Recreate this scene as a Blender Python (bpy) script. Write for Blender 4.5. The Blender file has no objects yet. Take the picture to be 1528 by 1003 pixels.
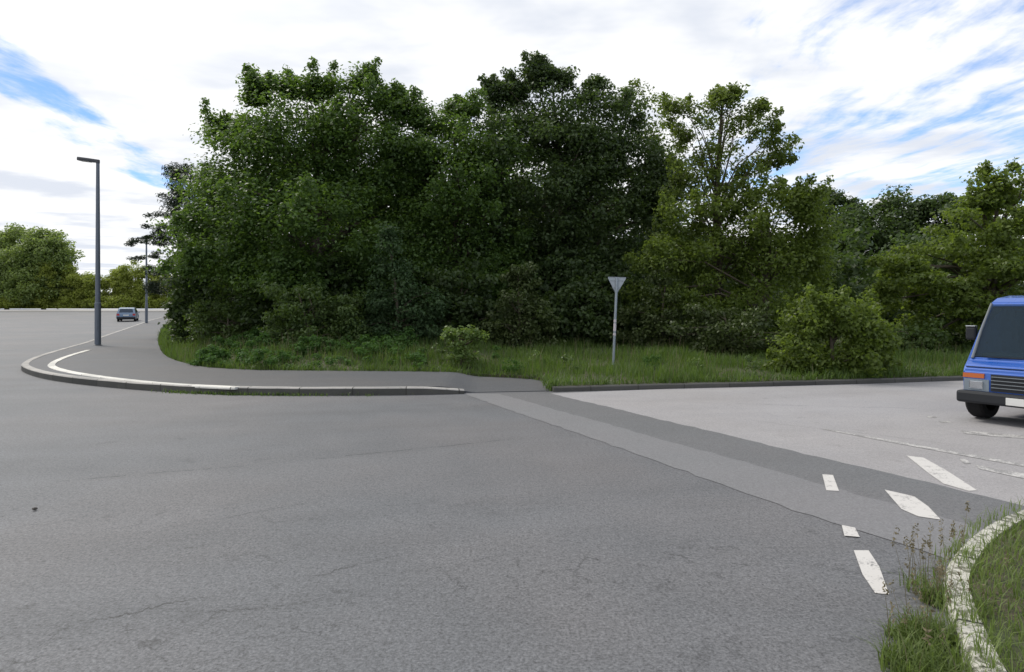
import bpy, bmesh, math, random
import numpy as np
from mathutils import Vector, Matrix

R = math.radians
scene = bpy.context.scene
COL = scene.collection

# ------------------------------------------------------------------ camera
F = 936.0            # focal length in photo pixels
HX, HY = 752.0, 463.0  # principal point / horizon in photo pixels
EYE = 1.6
cd = bpy.data.cameras.new('camera')
cam = bpy.data.objects.new('camera', cd); COL.objects.link(cam)
cam.location = (0, 0, EYE); cam.rotation_euler = (R(90), 0, 0)
cd.sensor_width = 36; cd.lens = F/1528*36
cd.shift_x = 12/1528; cd.shift_y = -38.5/1528
cd.clip_start = 0.05; cd.clip_end = 6000
scene.camera = cam

# ------------------------------------------------------------------ light
SUN_EL, SUN_AZ = R(50), R(-48)      # azimuth from +Y (ahead of the camera), negative = to the left
sl = bpy.data.lights.new('sun', 'SUN'); sl.energy = 2.2; sl.angle = R(13); sl.color = (1.0, .95, .86)
sun = bpy.data.objects.new('sun', sl); COL.objects.link(sun)
sdir = Vector((math.sin(SUN_AZ)*math.cos(SUN_EL), math.cos(SUN_AZ)*math.cos(SUN_EL), math.sin(SUN_EL)))
sun.rotation_euler = sdir.to_track_quat('Z', 'Y').to_euler(); sun.location = (-20, 40, 60)

scene.view_settings.view_transform = 'Standard'; scene.view_settings.look = 'None'
scene.view_settings.exposure = 0.2; scene.view_settings.gamma = 1
scene.cycles.max_bounces = 6; scene.cycles.diffuse_bounces = 3; scene.cycles.transmission_bounces = 4
scene.cycles.glossy_bounces = 2; scene.cycles.use_denoising = True

class NT:
    """tiny helper for node trees"""
    def __init__(s, tree): s.t = tree; s.n = tree.nodes; s.l = tree.links
    def node(s, typ, **kw):
        n = s.n.new(typ)
        for k, v in kw.items(): setattr(n, k, v)
        return n
    def put(s, sock, v):
        if hasattr(v, 'bl_idname') or isinstance(v, bpy.types.NodeSocket): s.l.new(v, sock)
        elif isinstance(v, (tuple, list)) and len(v) == 3 and sock.type == 'RGBA': sock.default_value = (*v, 1)
        else: sock.default_value = v
    def m(s, op, a, b=0.0, c=None, clamp=False):
        n = s.node('ShaderNodeMath', operation=op); n.use_clamp = clamp
        s.put(n.inputs[0], a); s.put(n.inputs[1], b)
        if c is not None: s.put(n.inputs[2], c)
        return n.outputs[0]
    def step(s, v, a, b):      # smoothstep
        n = s.node('ShaderNodeMapRange', interpolation_type='SMOOTHSTEP')
        s.put(n.inputs[0], v); n.inputs[1].default_value = a; n.inputs[2].default_value = b
        return n.outputs[0]
    def mix(s, f, a, b, mode='MIX'):
        n = s.node('ShaderNodeMix', data_type='RGBA', blend_type=mode)
        s.put(n.inputs[0], f); s.put(n.inputs[6], a); s.put(n.inputs[7], b)
        return n.outputs[2]
    def noise(s, vec, scale, detail=2, rough=.5, dist=0):
        n = s.node('ShaderNodeTexNoise'); s.put(n.inputs['Vector'], vec)
        n.inputs['Scale'].default_value = scale; n.inputs['Detail'].default_value = detail
        n.inputs['Roughness'].default_value = rough; n.inputs['Distortion'].default_value = dist
        return n.outputs['Fac']
    def xyz(s, v):
        n = s.node('ShaderNodeSeparateXYZ'); s.put(n.inputs[0], v); return n.outputs
    def comb(s, x, y, z):
        n = s.node('ShaderNodeCombineXYZ'); s.put(n.inputs[0], x); s.put(n.inputs[1], y); s.put(n.inputs[2], z)
        return n.outputs[0]

# ------------------------------------------------------------------ sky with clouds
w = bpy.data.worlds.new('World'); scene.world = w; w.use_nodes = True
N = NT(w.node_tree); N.n.clear()
sky = N.node('ShaderNodeTexSky', sky_type='NISHITA', sun_disc=False, sun_elevation=SUN_EL, sun_rotation=SUN_AZ)
sky.air_density = 1.0; sky.dust_density = .3; sky.ozone_density = 2.0
tc = N.node('ShaderNodeTexCoord').outputs['Generated']
dx, dy, dz = N.xyz(tc)
h = N.m('MAXIMUM', dz, .03)
h = N.m('ADD', h, .03)
px, py = N.m('DIVIDE', dx, h), N.m('DIVIDE', dy, h)       # cloud layer plane
warp = N.noise(N.comb(px, py, 0), .55, 3)
wx = N.m('ADD', px, N.m('MULTIPLY', N.m('SUBTRACT', warp, .5), .75))
st = N.noise(N.comb(N.m('MULTIPLY', wx, 2.3), N.m('MULTIPLY', py, .62), 3.1), 1.5, 7, .58, .05)   # streaks along y
fi = N.noise(N.comb(N.m('MULTIPLY', wx, 1.3), N.m('MULTIPLY', py, .9), 7.7), 4.5, 6, .6)
# blue openings: a broad one to the right, a band to the left
r_open = N.m('MULTIPLY', N.step(px, .45, 1.5), N.step(py, 7.5, 4.4))
lx = N.m('ADD', px, N.m('MULTIPLY', py, .20))
l_open = N.m('MULTIPLY', N.m('MULTIPLY', N.step(lx, -1.12, -1.34), N.step(lx, -1.80, -1.50)), N.m('MULTIPLY', N.step(py, 1.2, 1.9), N.step(py, 7.0, 4.4)))
opening = N.m('MAXIMUM', r_open, l_open)
dens = N.m('ADD', N.m('MULTIPLY', st, 1.0), N.m('MULTIPLY', fi, .50))      # about .65 mean
dens = N.m('ADD', dens, N.m('SUBTRACT', N.m('SUBTRACT', .232, N.m('MULTIPLY', N.step(dz, .30, .42), .05)), N.m('MULTIPLY', opening, .31)))
cloud = N.step(dens, .47, .78)
shade = N.noise(N.comb(N.m('MULTIPLY', wx, .8), py, 1.0), 1.1, 5, .55)
shade = N.step(shade, .43, .62)
toward = N.m('ADD', N.m('MULTIPLY', dx, sdir.x), N.m('ADD', N.m('MULTIPLY', dy, sdir.y), N.m('MULTIPLY', dz, sdir.z)))
glow = N.step(toward, .76, 1.0)
shade = N.m('MULTIPLY', shade, N.m('SUBTRACT', 1.0, N.m('MULTIPLY', glow, .8)))
ccol = N.mix(shade, (9.3, 9.35, 9.45), (6.8, 7.2, 8.0))
ccol = N.mix(glow, ccol, (12, 11.9, 11.7))
skyc = N.mix(1.0, sky.outputs[0], N.mix(N.step(dx, -.45, .25), (.80, .98, 1.28), (1.38, 1.55, 1.80)), 'MULTIPLY')
col = N.mix(cloud, skyc, ccol)
bg = N.node('ShaderNodeBackground'); N.put(bg.inputs[0], col); bg.inputs[1].default_value = .10
out = N.node('ShaderNodeOutputWorld'); N.l.new(bg.outputs[0], out.inputs[0])

# ------------------------------------------------------------------ helpers
def H(y):
    """terrain height: level near the junction, climbing gently along the road"""
    y = min(max(y, 25.0), 105.0)
    return .00028*(y-25)**2
def ground(px, py, z=0.0):
    """photo pixel -> point on the terrain (z above it)"""
    d = (EYE-z)*F/max(py-HY, .5)
    for _ in range(60):
        d = .5*d + .5*(EYE-z-H(d))*F/max(py-HY, .5)
        d = min(d, 105)
    return Vector(((px-HX)/F*d, d, 0))
def at(px, py, d):
    return Vector(((px-HX)/F*d, d, EYE+(HY-py)/F*d))

def tag(o, label=None, cat=None, group=None, kind=None):
    if label: o['label'] = label
    if cat: o['category'] = cat
    if group: o['group'] = group
    if kind: o['kind'] = kind
    return o
def empty(name, loc=(0, 0, 0), rz=0):
    o = bpy.data.objects.new(name, None); COL.objects.link(o)
    o.location = loc; o.rotation_euler = (0, 0, rz); o.empty_display_size = .3
    return o
def link_mesh(name, me, mat, parent=None, smooth=False):
    if mat: me.materials.append(mat)
    if smooth: me.polygons.foreach_set('use_smooth', np.ones(len(me.polygons), bool))
    o = bpy.data.objects.new(name, me); COL.objects.link(o)
    if parent: o.parent = parent
    return o
def obj(name, bm, mat, parent=None, smooth=False, normals=True):
    if normals: bmesh.ops.recalc_face_normals(bm, faces=bm.faces)
    me = bpy.data.meshes.new(name); bm.to_mesh(me); bm.free()
    return link_mesh(name, me, mat, parent, smooth)
def np_mesh(name, V, Fq, attr=None):
    """V (n,3), Fq (m,k) faces of k corners; attr (n,) point attribute 'tint'"""
    me = bpy.data.meshes.new(name)
    n, (m, k) = len(V), Fq.shape
    me.vertices.add(n); me.vertices.foreach_set('co', np.asarray(V, np.float32).ravel())
    me.loops.add(m*k); me.loops.foreach_set('vertex_index', np.asarray(Fq, np.int32).ravel())
    me.polygons.add(m); me.polygons.foreach_set('loop_start', np.arange(0, m*k, k, dtype=np.int32))
    if attr is not None:
        a = me.attributes.new('tint', 'FLOAT', 'POINT'); a.data.foreach_set('value', np.asarray(attr, np.float32))
    me.update(calc_edges=True)
    return me
def box(bm, c, s, rz=0, bev=0):
    r = bmesh.ops.create_cube(bm, size=1, matrix=Matrix.Translation(c) @ Matrix.Rotation(rz, 4, 'Z') @ Matrix.Diagonal((*s, 1)))
    if bev:
        es = list({e for v in r['verts'] for e in v.link_edges})
        bmesh.ops.bevel(bm, geom=es, offset=bev, segments=2, affect='EDGES', profile=.5)
def tube(bm, pts, radii, n=10, cap=True):
    rings = []
    pts = [Vector(p) for p in pts]
    for i, p in enumerate(pts):
        t = (pts[min(i+1, len(pts)-1)]-pts[max(i-1, 0)]).normalized()
        a = t.orthogonal().normalized() if abs(t.z) < .9 else Vector((1, 0, 0))
        a = (a - t*a.dot(t)).normalized(); b = t.cross(a)
        rings.append([bm.verts.new(p + radii[i]*(a*math.cos(2*math.pi*k/n)+b*math.sin(2*math.pi*k/n))) for k in range(n)])
    for r0, r1 in zip(rings, rings[1:]):
        for k in range(n):
            bm.faces.new((r0[k], r0[(k+1) % n], r1[(k+1) % n], r1[k]))
    if cap:
        bm.faces.new(list(reversed(rings[0]))); bm.faces.new(rings[-1])
YC = [25, 28, 31, 34, 37, 40, 44, 48, 52, 56, 60, 65, 70, 75, 80, 85, 90, 95, 100, 105]
def sheet(name, pts, zoff, mat, parent=None, cuts=YC):
    bm = bmesh.new()
    bm.faces.new([bm.verts.new((p[0], p[1], 0)) for p in pts])
    bmesh.ops.triangulate(bm, faces=bm.faces[:])
    for y in cuts:
        bmesh.ops.bisect_plane(bm, geom=bm.verts[:]+bm.edges[:]+bm.faces[:], plane_co=(0, y, 0), plane_no=(0, 1, 0), dist=1e-5)
    for v in bm.verts: v.co.z = H(v.co.y) + zoff
    for f in bm.faces:
        f.normal_update()
        if f.normal.z < 0: f.normal_flip()
    return obj(name, bm, mat, parent, normals=False)
def jag(pts, step=.16, amp=.014):
    """the slightly ragged cut edge of laid asphalt; the same for two sheets sharing an edge"""
    out = []; n = len(pts)
    for i in range(n):
        a, b = Vector((pts[i][0], pts[i][1], 0)), Vector((pts[(i+1) % n][0], pts[(i+1) % n][1], 0))
        if (a.x, a.y) > (b.x, b.y): lo, hi, rev = b, a, True
        else: lo, hi, rev = a, b, False
        m = max(1, int((hi-lo).length/step)); m = min(m, 90)
        q = [lo.lerp(hi, k/m) for k in range(m+1)]
        q = [p if k in (0, m) else p+Vector((.89, .456, 0))*amp*(math.sin(p.x*41+p.y*17)+math.sin(p.x*13.7-p.y*23)+.8*math.sin(p.y*61)) for k, p in enumerate(q)]
        if rev: q.reverse()
        out += q[:-1]
    return out
def resample(pts, step):
    P = [Vector((p[0], p[1], 0)) for p in pts]; out = [P[0].copy()]; acc = 0
    for a, b in zip(P, P[1:]):
        L = (b-a).length; s = step-acc
        while s <= L:
            out.append(a.lerp(b, s/L)); s += step
        acc = (acc+L) % step
    if (out[-1]-P[-1]).length > .02: out.append(P[-1].copy())
    return out
def smooth_poly(pts, it=2):
    P = [Vector((p[0], p[1], 0)) for p in pts]
    for _ in range(it):
        Q = [P[0]]
        for a, b in zip(P, P[1:]): Q += [a.lerp(b, .25), a.lerp(b, .75)]
        P = Q+[P[-1]]
    return P
def offset_line(P, d):
    out = []
    for i, p in enumerate(P):
        t = (P[min(i+1, len(P)-1)]-P[max(i-1, 0)]).normalized()
        out.append(p+Vector((-t.y, t.x, 0))*d)
    return out

# ------------------------------------------------------------------ materials
MATS = {}
def new_mat(name):
    m = bpy.data.materials.new(name); m.use_nodes = True
    T = NT(m.node_tree); b = T.n['Principled BSDF']; MATS[name] = m
    return m, T, b
def plain(name, col, rough=.6, metal=0, spec=.5, var=.12, scale=6, coat=0, bump=0):
    m, T, b = new_mat(name)
    tcg = T.node('ShaderNodeTexCoord').outputs['Object']
    n1 = T.noise(tcg, scale, 5, .6)
    k = T.m('ADD', 1-var, T.m('MULTIPLY', n1, 2*var))
    g = T.comb(k, k, k)
    T.put(b.inputs['Base Color'], T.mix(1.0, (*col,), g, 'MULTIPLY'))
    T.put(b.inputs['Roughness'], T.m('ADD', rough-.06, T.m('MULTIPLY', n1, .12)))
    b.inputs['Metallic'].default_value = metal; b.inputs['Specular IOR Level'].default_value = spec
    b.inputs['Coat Weight'].default_value = coat
    if bump:
        bp = T.node('ShaderNodeBump'); bp.inputs['Strength'].default_value = bump; bp.inputs['Distance'].default_value = .01
        T.put(bp.inputs['Height'], T.noise(tcg, scale*8, 4)); T.l.new(bp.outputs[0], b.inputs['Normal'])
    return m
def line_mask(T, x, y, p0, p1, wob, width, seed=0):
    """1 on a wandering line from p0 to p1 on the ground, 0 away from it"""
    p0, p1 = Vector(p0[:2]), Vector(p1[:2]); d = p1-p0; L = d.length; d /= L
    rx, ry = T.m('SUBTRACT', x, p0.x), T.m('SUBTRACT', y, p0.y)
    s = T.m('ADD', T.m('MULTIPLY', rx, d.x), T.m('MULTIPLY', ry, d.y))
    t = T.m('ADD', T.m('MULTIPLY', rx, -d.y), T.m('MULTIPLY', ry, d.x))
    wn = T.noise(T.comb(s, seed, 0), 2.2, 8, .75)
    t = T.m('ABSOLUTE', T.m('SUBTRACT', t, T.m('MULTIPLY', T.m('SUBTRACT', wn, .5), wob)))
    inside = T.m('MULTIPLY', T.step(s, 0, .4), T.step(s, L, L-.8))
    brk = T.step(T.noise(T.comb(s, seed+5, 0), 3.2, 4, .7), .40, .58)
    soft = T.m('MULTIPLY', T.m('SUBTRACT', 1.0, T.step(t, width, width*7)), .10)
    core = T.m('MAXIMUM', T.m('MULTIPLY', T.m('SUBTRACT', 1.0, T.step(t, width*.3, width)), brk), soft)
    return T.m('MULTIPLY', core, inside)
def asphalt(name, base, grain=.35, warm=(1, 1, 1), lines=(), patch=.26, rough=.68):
    m, T, b = new_mat(name)
    pos = T.node('ShaderNodeNewGeometry').outputs['Position']
    x, y, z = T.xyz(pos)
    big = T.noise(pos, .22, 4, .55); mid = T.noise(pos, 1.7, 5, .6)
    g1 = T.noise(pos, 62, 3, .75); g2 = T.noise(pos, 24, 3, .7)
    # wear running with the traffic
    wear = T.noise(T.comb(T.m('ADD', T.m('MULTIPLY', x, .12), T.m('MULTIPLY', y, .08)), T.m('SUBTRACT', T.m('MULTIPLY', y, .75), T.m('MULTIPLY', x, .12)), 0), 1.6, 4, .55)
    k = T.m('ADD', 1.0, T.m('MULTIPLY', T.m('SUBTRACT', big, .5), patch*2.2))
    k = T.m('ADD', k, T.m('MULTIPLY', T.m('SUBTRACT', mid, .5), patch*1.2))
    k = T.m('ADD', k, T.m('MULTIPLY', T.m('SUBTRACT', wear, .5), patch*1.6))
    gr = T.m('ADD', T.m('MULTIPLY', T.m('SUBTRACT', g1, .5), grain*5.0), T.m('MULTIPLY', T.m('SUBTRACT', g2, .5), grain*2.0))
    k = T.m('MULTIPLY', k, T.m('ADD', 1.0, gr))
    pits = T.m('MULTIPLY', T.step(T.noise(pos, 38, 3, .8), .58, .70), T.step(T.noise(pos, .9, 3, .6), .42, .62))
    k = T.m('MULTIPLY', k, T.m('SUBTRACT', 1.0, T.m('MULTIPLY', pits, min(.6, grain*1.3))))
    vor = T.node('ShaderNodeTexVoronoi'); T.put(vor.inputs['Vector'], pos); vor.inputs['Scale'].default_value = 42
    chips = T.m('MULTIPLY', T.m('SUBTRACT', 1.0, T.step(vor.outputs['Distance'], .10, .22)), T.step(T.noise(pos, 30, 1), .56, .66))
    k = T.m('ADD', k, T.m('MULTIPLY', chips, .55))
    for (p0, p1, wob, wid, dark) in lines:
        k = T.m('MULTIPLY', k, T.m('SUBTRACT', 1.0, T.m('MULTIPLY', line_mask(T, x, y, p0, p1, wob, wid, p0[0]), dark)))
    if lines:      # crazed, broken-up surfacing in patches
        dn = T.node('ShaderNodeVectorMath', operation='ADD'); T.l.new(pos, dn.inputs[0])
        T.put(dn.inputs[1], T.comb(T.m('MULTIPLY', T.noise(pos, 3.5, 5, .7), .5), T.m('MULTIPLY', T.noise(T.comb(y, x, 2.0), 3.5, 5, .7), .5), 0))
        ve = T.node('ShaderNodeTexVoronoi', feature='DISTANCE_TO_EDGE'); T.l.new(dn.outputs[0], ve.inputs['Vector']); ve.inputs['Scale'].default_value = 2.6
        craze = T.m('SUBTRACT', 1.0, T.step(ve.outputs['Distance'], .010, .040))
        where = T.m('MULTIPLY', T.step(T.noise(T.comb(T.m('MULTIPLY', x, .45), T.m('ADD', y, T.m('MULTIPLY', x, -.25)), 4.0), .85, 4, .65), .44, .56), T.step(y, 5.6, 4.4))
        where = T.m('MULTIPLY', where, T.step(T.noise(pos, 5, 3, .6), .42, .56))
        k = T.m('MULTIPLY', k, T.m('SUBTRACT', 1.0, T.m('MULTIPLY', T.m('MULTIPLY', craze, where), .38)))
        drip = T.m('MULTIPLY', T.step(T.noise(pos, 2.6, 3, .55), .62, .74), T.step(T.noise(pos, .35, 2), .48, .60))
        k = T.m('MULTIPLY', k, T.m('SUBTRACT', 1.0, T.m('MULTIPLY', drip, .22)))
    k = T.m('MAXIMUM', k, .12)
    tone = T.mix(T.step(big, .35, .65), (base*warm[0], base*warm[1], base*warm[2]), (base*1.0, base*.985, base*1.03))
    T.put(b.inputs['Base Color'], T.mix(1.0, tone, T.comb(k, k, k), 'MULTIPLY'))
    T.put(b.inputs['Roughness'], rough); b.inputs['Specular IOR Level'].default_value = .35
    bp = T.node('ShaderNodeBump'); bp.inputs['Strength'].default_value = .55; bp.inputs['Distance'].default_value = .006
    T.put(bp.inputs['Height'], g1); T.l.new(bp.outputs[0], b.inputs['Normal'])
    return m
def leaf_mat(name, dark, light, trans, tw=.38, rough=.5, spec=.35):
    m = bpy.data.materials.new(name); m.use_nodes = True; MATS[name] = m
    T = NT(m.node_tree); b = T.n['Principled BSDF']; o = T.n['Material Output']
    at_ = T.node('ShaderNodeAttribute', attribute_name='tint').outputs['Fac']
    T.put(b.inputs['Base Color'], T.mix(at_, dark, light))
    b.inputs['Roughness'].default_value = rough; b.inputs['Specular IOR Level'].default_value = spec
    tr = T.node('ShaderNodeBsdfTranslucent')
    T.put(tr.inputs[0], T.mix(at_, tuple(.75*c for c in trans), trans))
    mx = T.node('ShaderNodeMixShader'); mx.inputs[0].default_value = tw
    T.l.new(b.outputs[0], mx.inputs[1]); T.l.new(tr.outputs[0], mx.inputs[2]); T.l.new(mx.outputs[0], o.inputs[0])
    return m

g = ground
CRACKS = [
    (g(40, 722), g(420, 690), .14, .022, .5), (g(380, 694), g(800, 652), .14, .022, .5),
    (g(60, 940), g(430, 868), .34, .016, .6), (g(400, 872), g(660, 815), .36, .014, .6), (g(230, 925), g(560, 885), .34, .012, .55),
    (g(560, 858), g(860, 815), .4, .010, .45), (g(220, 860), g(262, 882), .08, .012, .6), (g(180, 800), g(520, 740), .25, .016, .35),
]
M_ROAD = asphalt('worn_asphalt', .120, .52, (.95, 1.0, 1.09), CRACKS)
M_LIGHT = asphalt('pale_asphalt', .275, .22, (1.02, .985, 1.0), [(g(1010, 600), g(1430, 612), .5, .02, .35), (g(1100, 625), g(1460, 668), .4, .016, .3)], .17)
M_BAND = asphalt('patched_asphalt', .165, .22, (.98, 1.0, 1.05), (), .07)
M_DARKBAND = asphalt('trench_asphalt', .125, .34, (.97, 1.0, 1.05), (), .10)
M_PAVE = asphalt('footway_asphalt', .08, .3, (.93, 1.0, 1.13), (), .20)
M_FARPAVE = asphalt('far_footway_asphalt', .25, .1, (1.03, 1.0, .95), (), .08)
def worn_paint(name, col, wear):
    m, T, b = new_mat(name)
    pos = T.node('ShaderNodeNewGeometry').outputs['Position']
    a = T.noise(pos, 60, 3, .6); c = T.noise(pos, 7, 4, .6)
    k = T.step(T.m('ADD', T.m('MULTIPLY', a, .6), T.m('MULTIPLY', c, .6)), wear, wear+.14)
    T.put(b.inputs['Base Color'], T.mix(k, (.21, .205, .205), col)); b.inputs['Roughness'].default_value = .7
    return m
M_PAINT = worn_paint('road_paint', (.50, .485, .47), .43)
M_PAINT_OLD = worn_paint('faded_road_paint', (.44, .43, .42), .55)
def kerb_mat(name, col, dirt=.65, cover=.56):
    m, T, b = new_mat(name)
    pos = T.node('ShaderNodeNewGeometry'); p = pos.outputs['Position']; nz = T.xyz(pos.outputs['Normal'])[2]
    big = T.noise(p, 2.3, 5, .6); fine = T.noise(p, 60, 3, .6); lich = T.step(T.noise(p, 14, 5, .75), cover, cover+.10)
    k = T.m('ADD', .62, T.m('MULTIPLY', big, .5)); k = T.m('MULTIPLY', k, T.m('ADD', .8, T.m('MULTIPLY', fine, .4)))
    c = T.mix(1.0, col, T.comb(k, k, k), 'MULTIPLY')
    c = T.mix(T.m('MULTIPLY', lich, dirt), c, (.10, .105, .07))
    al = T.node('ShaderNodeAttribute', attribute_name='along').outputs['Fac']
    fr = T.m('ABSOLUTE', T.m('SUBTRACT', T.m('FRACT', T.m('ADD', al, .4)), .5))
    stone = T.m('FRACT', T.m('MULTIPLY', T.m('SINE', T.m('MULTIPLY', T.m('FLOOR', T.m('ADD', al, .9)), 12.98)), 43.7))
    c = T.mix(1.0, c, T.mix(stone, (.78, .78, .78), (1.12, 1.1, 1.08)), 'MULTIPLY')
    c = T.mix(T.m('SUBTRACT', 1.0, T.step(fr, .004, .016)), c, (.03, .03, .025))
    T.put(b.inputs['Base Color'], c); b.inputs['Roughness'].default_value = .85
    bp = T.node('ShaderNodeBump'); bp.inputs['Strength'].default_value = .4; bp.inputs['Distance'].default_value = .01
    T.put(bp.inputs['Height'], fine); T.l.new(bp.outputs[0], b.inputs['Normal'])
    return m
M_KERB = kerb_mat('concrete_kerb', (.41, .40, .385))
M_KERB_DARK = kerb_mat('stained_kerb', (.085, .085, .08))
M_KERB_WHITE = kerb_mat('whitened_kerb', (.58, .57, .52), .9, .47)
M_EDGING = kerb_mat('pale_edging', (.74, .73, .69), .5, .58)
def soil_mat():
    m, T, b = new_mat('verge_soil')
    p = T.node('ShaderNodeNewGeometry').outputs['Position']
    k = T.step(T.noise(p, 1.3, 5, .6), .4, .6)
    c = T.mix(k, (.045, .06, .02), (.075, .062, .04))
    c = T.mix(T.step(T.noise(p, 25, 3), .45, .65), c, (.03, .04, .015))
    T.put(b.inputs['Base Color'], c); b.inputs['Roughness'].default_value = .95
    return m
M_SOIL = soil_mat()

M_BARK = plain('bark', (.10, .085, .065), .9, 0, .2, .35, 9, 0, .6)
M_MAPLE = leaf_mat('maple_leaves', (.046, .088, .024), (.098, .165, .042), (.17, .29, .035), .44)
M_DARKLEAF = leaf_mat('dark_oak_leaves', (.033, .058, .022), (.072, .112, .036), (.11, .18, .03), .38)
M_YELLOW = leaf_mat('yellow_green_leaves', (.072, .112, .020), (.140, .190, .040), (.22, .31, .035), .46)
M_ASH = leaf_mat('ash_leaves', (.070, .108, .022), (.138, .182, .045), (.22, .31, .04), .45)
M_BLUE = leaf_mat('blue_green_leaves', (.032, .062, .026), (.068, .112, .046), (.07, .14, .033), .32, .6, .2)
M_PINE = leaf_mat('pine_needles', (.024, .040, .022), (.045, .066, .036), (.03, .055, .018), .2)
M_BUSH = leaf_mat('shrub_leaves', (.048, .085, .024), (.10, .15, .045), (.14, .22, .03), .4)
M_OLIVE = leaf_mat('olive_shrub_leaves', (.044, .064, .020), (.085, .115, .035), (.09, .14, .03), .34)
M_HEDGE = leaf_mat('far_hedge_leaves', (.17, .20, .035), (.32, .36, .075), (.40, .50, .07), .45)
M_FARLEAF = leaf_mat('far_poplar_leaves', (.13, .185, .06), (.24, .30, .10), (.32, .44, .085), .47)
M_SAPLEAF = leaf_mat('sapling_leaves', (.07, .125, .03), (.15, .22, .06), (.2, .3, .05), .4)
M_GRASS = leaf_mat('grass_blades', (.050, .094, .020), (.118, .182, .046), (.16, .26, .033), .4)
M_NEARGRASS = leaf_mat('lush_grass', (.085, .13, .03), (.20, .25, .085), (.22, .32, .06), .42)
M_DRY = leaf_mat('dry_grass', (.14, .12, .07), (.26, .22, .14), (.18, .16, .08), .3)
M_BRAMBLE = leaf_mat('bramble_leaves', (.036, .085, .020), (.085, .16, .045), (.10, .21, .03), .36, .7, .15)

# ------------------------------------------------------------------ ground, roads, pavements
# base sheet to the horizon
bm = bmesh.new()
ys = [-400, -60, -10, 5, 15] + YC + [140, 300, 900, 3000]
xs = [-3000, -400, -60, 0, 60, 400, 3000]
vv = [[bm.verts.new((x, y, H(y)-.05)) for x in xs] for y in ys]
for i in range(len(ys)-1):
    for j in range(len(xs)-1):
        bm.faces.new((vv[i][j], vv[i][j+1], vv[i+1][j+1], vv[i+1][j]))
tag(obj('ground', bm, M_SOIL), kind='structure')

KZ = .145          # kerb height
# the kerb line of the corner, outer edge, from its right end round the corner and away along the road
kerb_px = [(693, 588), (600, 590), (500, 590.5), (380, 590), (280, 587), (190, 581), (110, 573), (60, 565), (34, 556), (30, 550), (48, 540), (78, 530), (108, 521), (128, 515), (146, 508), (166, 500.5), (190, 492), (206, 486), (222, 480), (240, 475.5)]
kerb_ln = resample(smooth_poly([g(*p) for p in kerb_px], 2), .35)
verge_px = [(822, 584), (819, 573), (790, 568), (700, 564), (560, 562), (400, 561), (330, 558), (290, 553), (255, 543), (240, 531), (236, 516), (238, 501), (246, 487), (250, 480), (252, 477.5)]
verge_ln = smooth_poly([g(*p) for p in verge_px], 1)
back = [(-40, 96), (-40, 100)]

# main road: everything in front, and away to the left
road_pts = [(-130, -8), (40, -8), (40, 14.6), (1.1, 14.0), (-3, 20), (-12, 22), (-20, 60), (-22, 95), (-130, 95)]
road = tag(sheet('road', road_pts, 0.0, M_ROAD), kind='structure')
far_pave = tag(sheet('far_pavement', [(-130, 95), (-22, 95), (-20, 103), (-130, 103)], .05, M_FARPAVE), kind='structure')
# far side of the main road: a pale gutter strip
# pale side road joining from the right
side_pts = [g(822, 587.5), g(1470, 741), g(1640, 781.5), Vector((42, 5.9, 0)), Vector((42, 15.3, 0)), g(1640, 561.5), g(1470, 567), g(1300, 573), g(1000, 580.5)]
side_road = tag(sheet('side_road', jag(side_pts), .004, M_LIGHT), kind='structure')
band_dark = tag(sheet('asphalt_trench', jag([g(745, 588), g(822, 587.5), g(1470, 741), g(1640, 781.5), g(1640, 838), g(1470, 791)]), .004, M_DARKBAND), kind='structure')
band_pale = tag(sheet('asphalt_patch', jag([g(692, 588), g(745, 588), g(1470, 791), g(1640, 838), g(1640, 900), g(1440, 845), g(1370, 820), g(1240, 780)]), .004, M_BAND), kind='structure')

def marking(parent, px, mat, z):
    return sheet('road_marking', [g(*p) for p in px], z, mat, parent)
marking(road, [(1274, 822), (1296, 822), (1312, 846), (1327, 888), (1306, 886), (1287, 858)], M_PAINT, .004)
marking(road, [(1256, 785), (1276, 789), (1283, 803), (1260, 801)], M_PAINT, .008)
marking(band_dark, [(1227, 709), (1243, 710), (1252, 734), (1233, 733)], M_PAINT, .008)
marking(band_dark, [(1320, 732), (1364, 742), (1385, 757), (1404, 777), (1370, 772), (1345, 761)], M_PAINT, .008)
marking(side_road, [(1353, 681), (1378, 684), (1412, 703), (1446, 725), (1458, 733), (1446, 734), (1408, 723), (1384, 706)], M_PAINT, .008)
marking(side_road, [(1226, 641), (1232, 641), (1330, 658), (1470, 683), (1560, 699), (1560, 703), (1470, 687), (1330, 661)], M_PAINT_OLD, .008)
marking(side_road, [(1432, 686), (1442, 686), (1449, 693), (1439, 693)], M_PAINT_OLD, .008)
marking(side_road, [(1456, 695), (1540, 710), (1540, 718), (1462, 701)], M_PAINT_OLD, .008)
marking(side_road, [(1434, 643), (1470, 646), (1540, 652), (1540, 656), (1470, 651), (1440, 648)], M_PAINT_OLD, .008)
marking(side_road, [(1383, 622), (1396, 622), (1398, 624), (1386, 624)], M_PAINT_OLD, .008)
marking(side_road, [(1400, 629), (1416, 629), (1420, 631.5), (1404, 631.5)], M_PAINT_OLD, .008)

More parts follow.
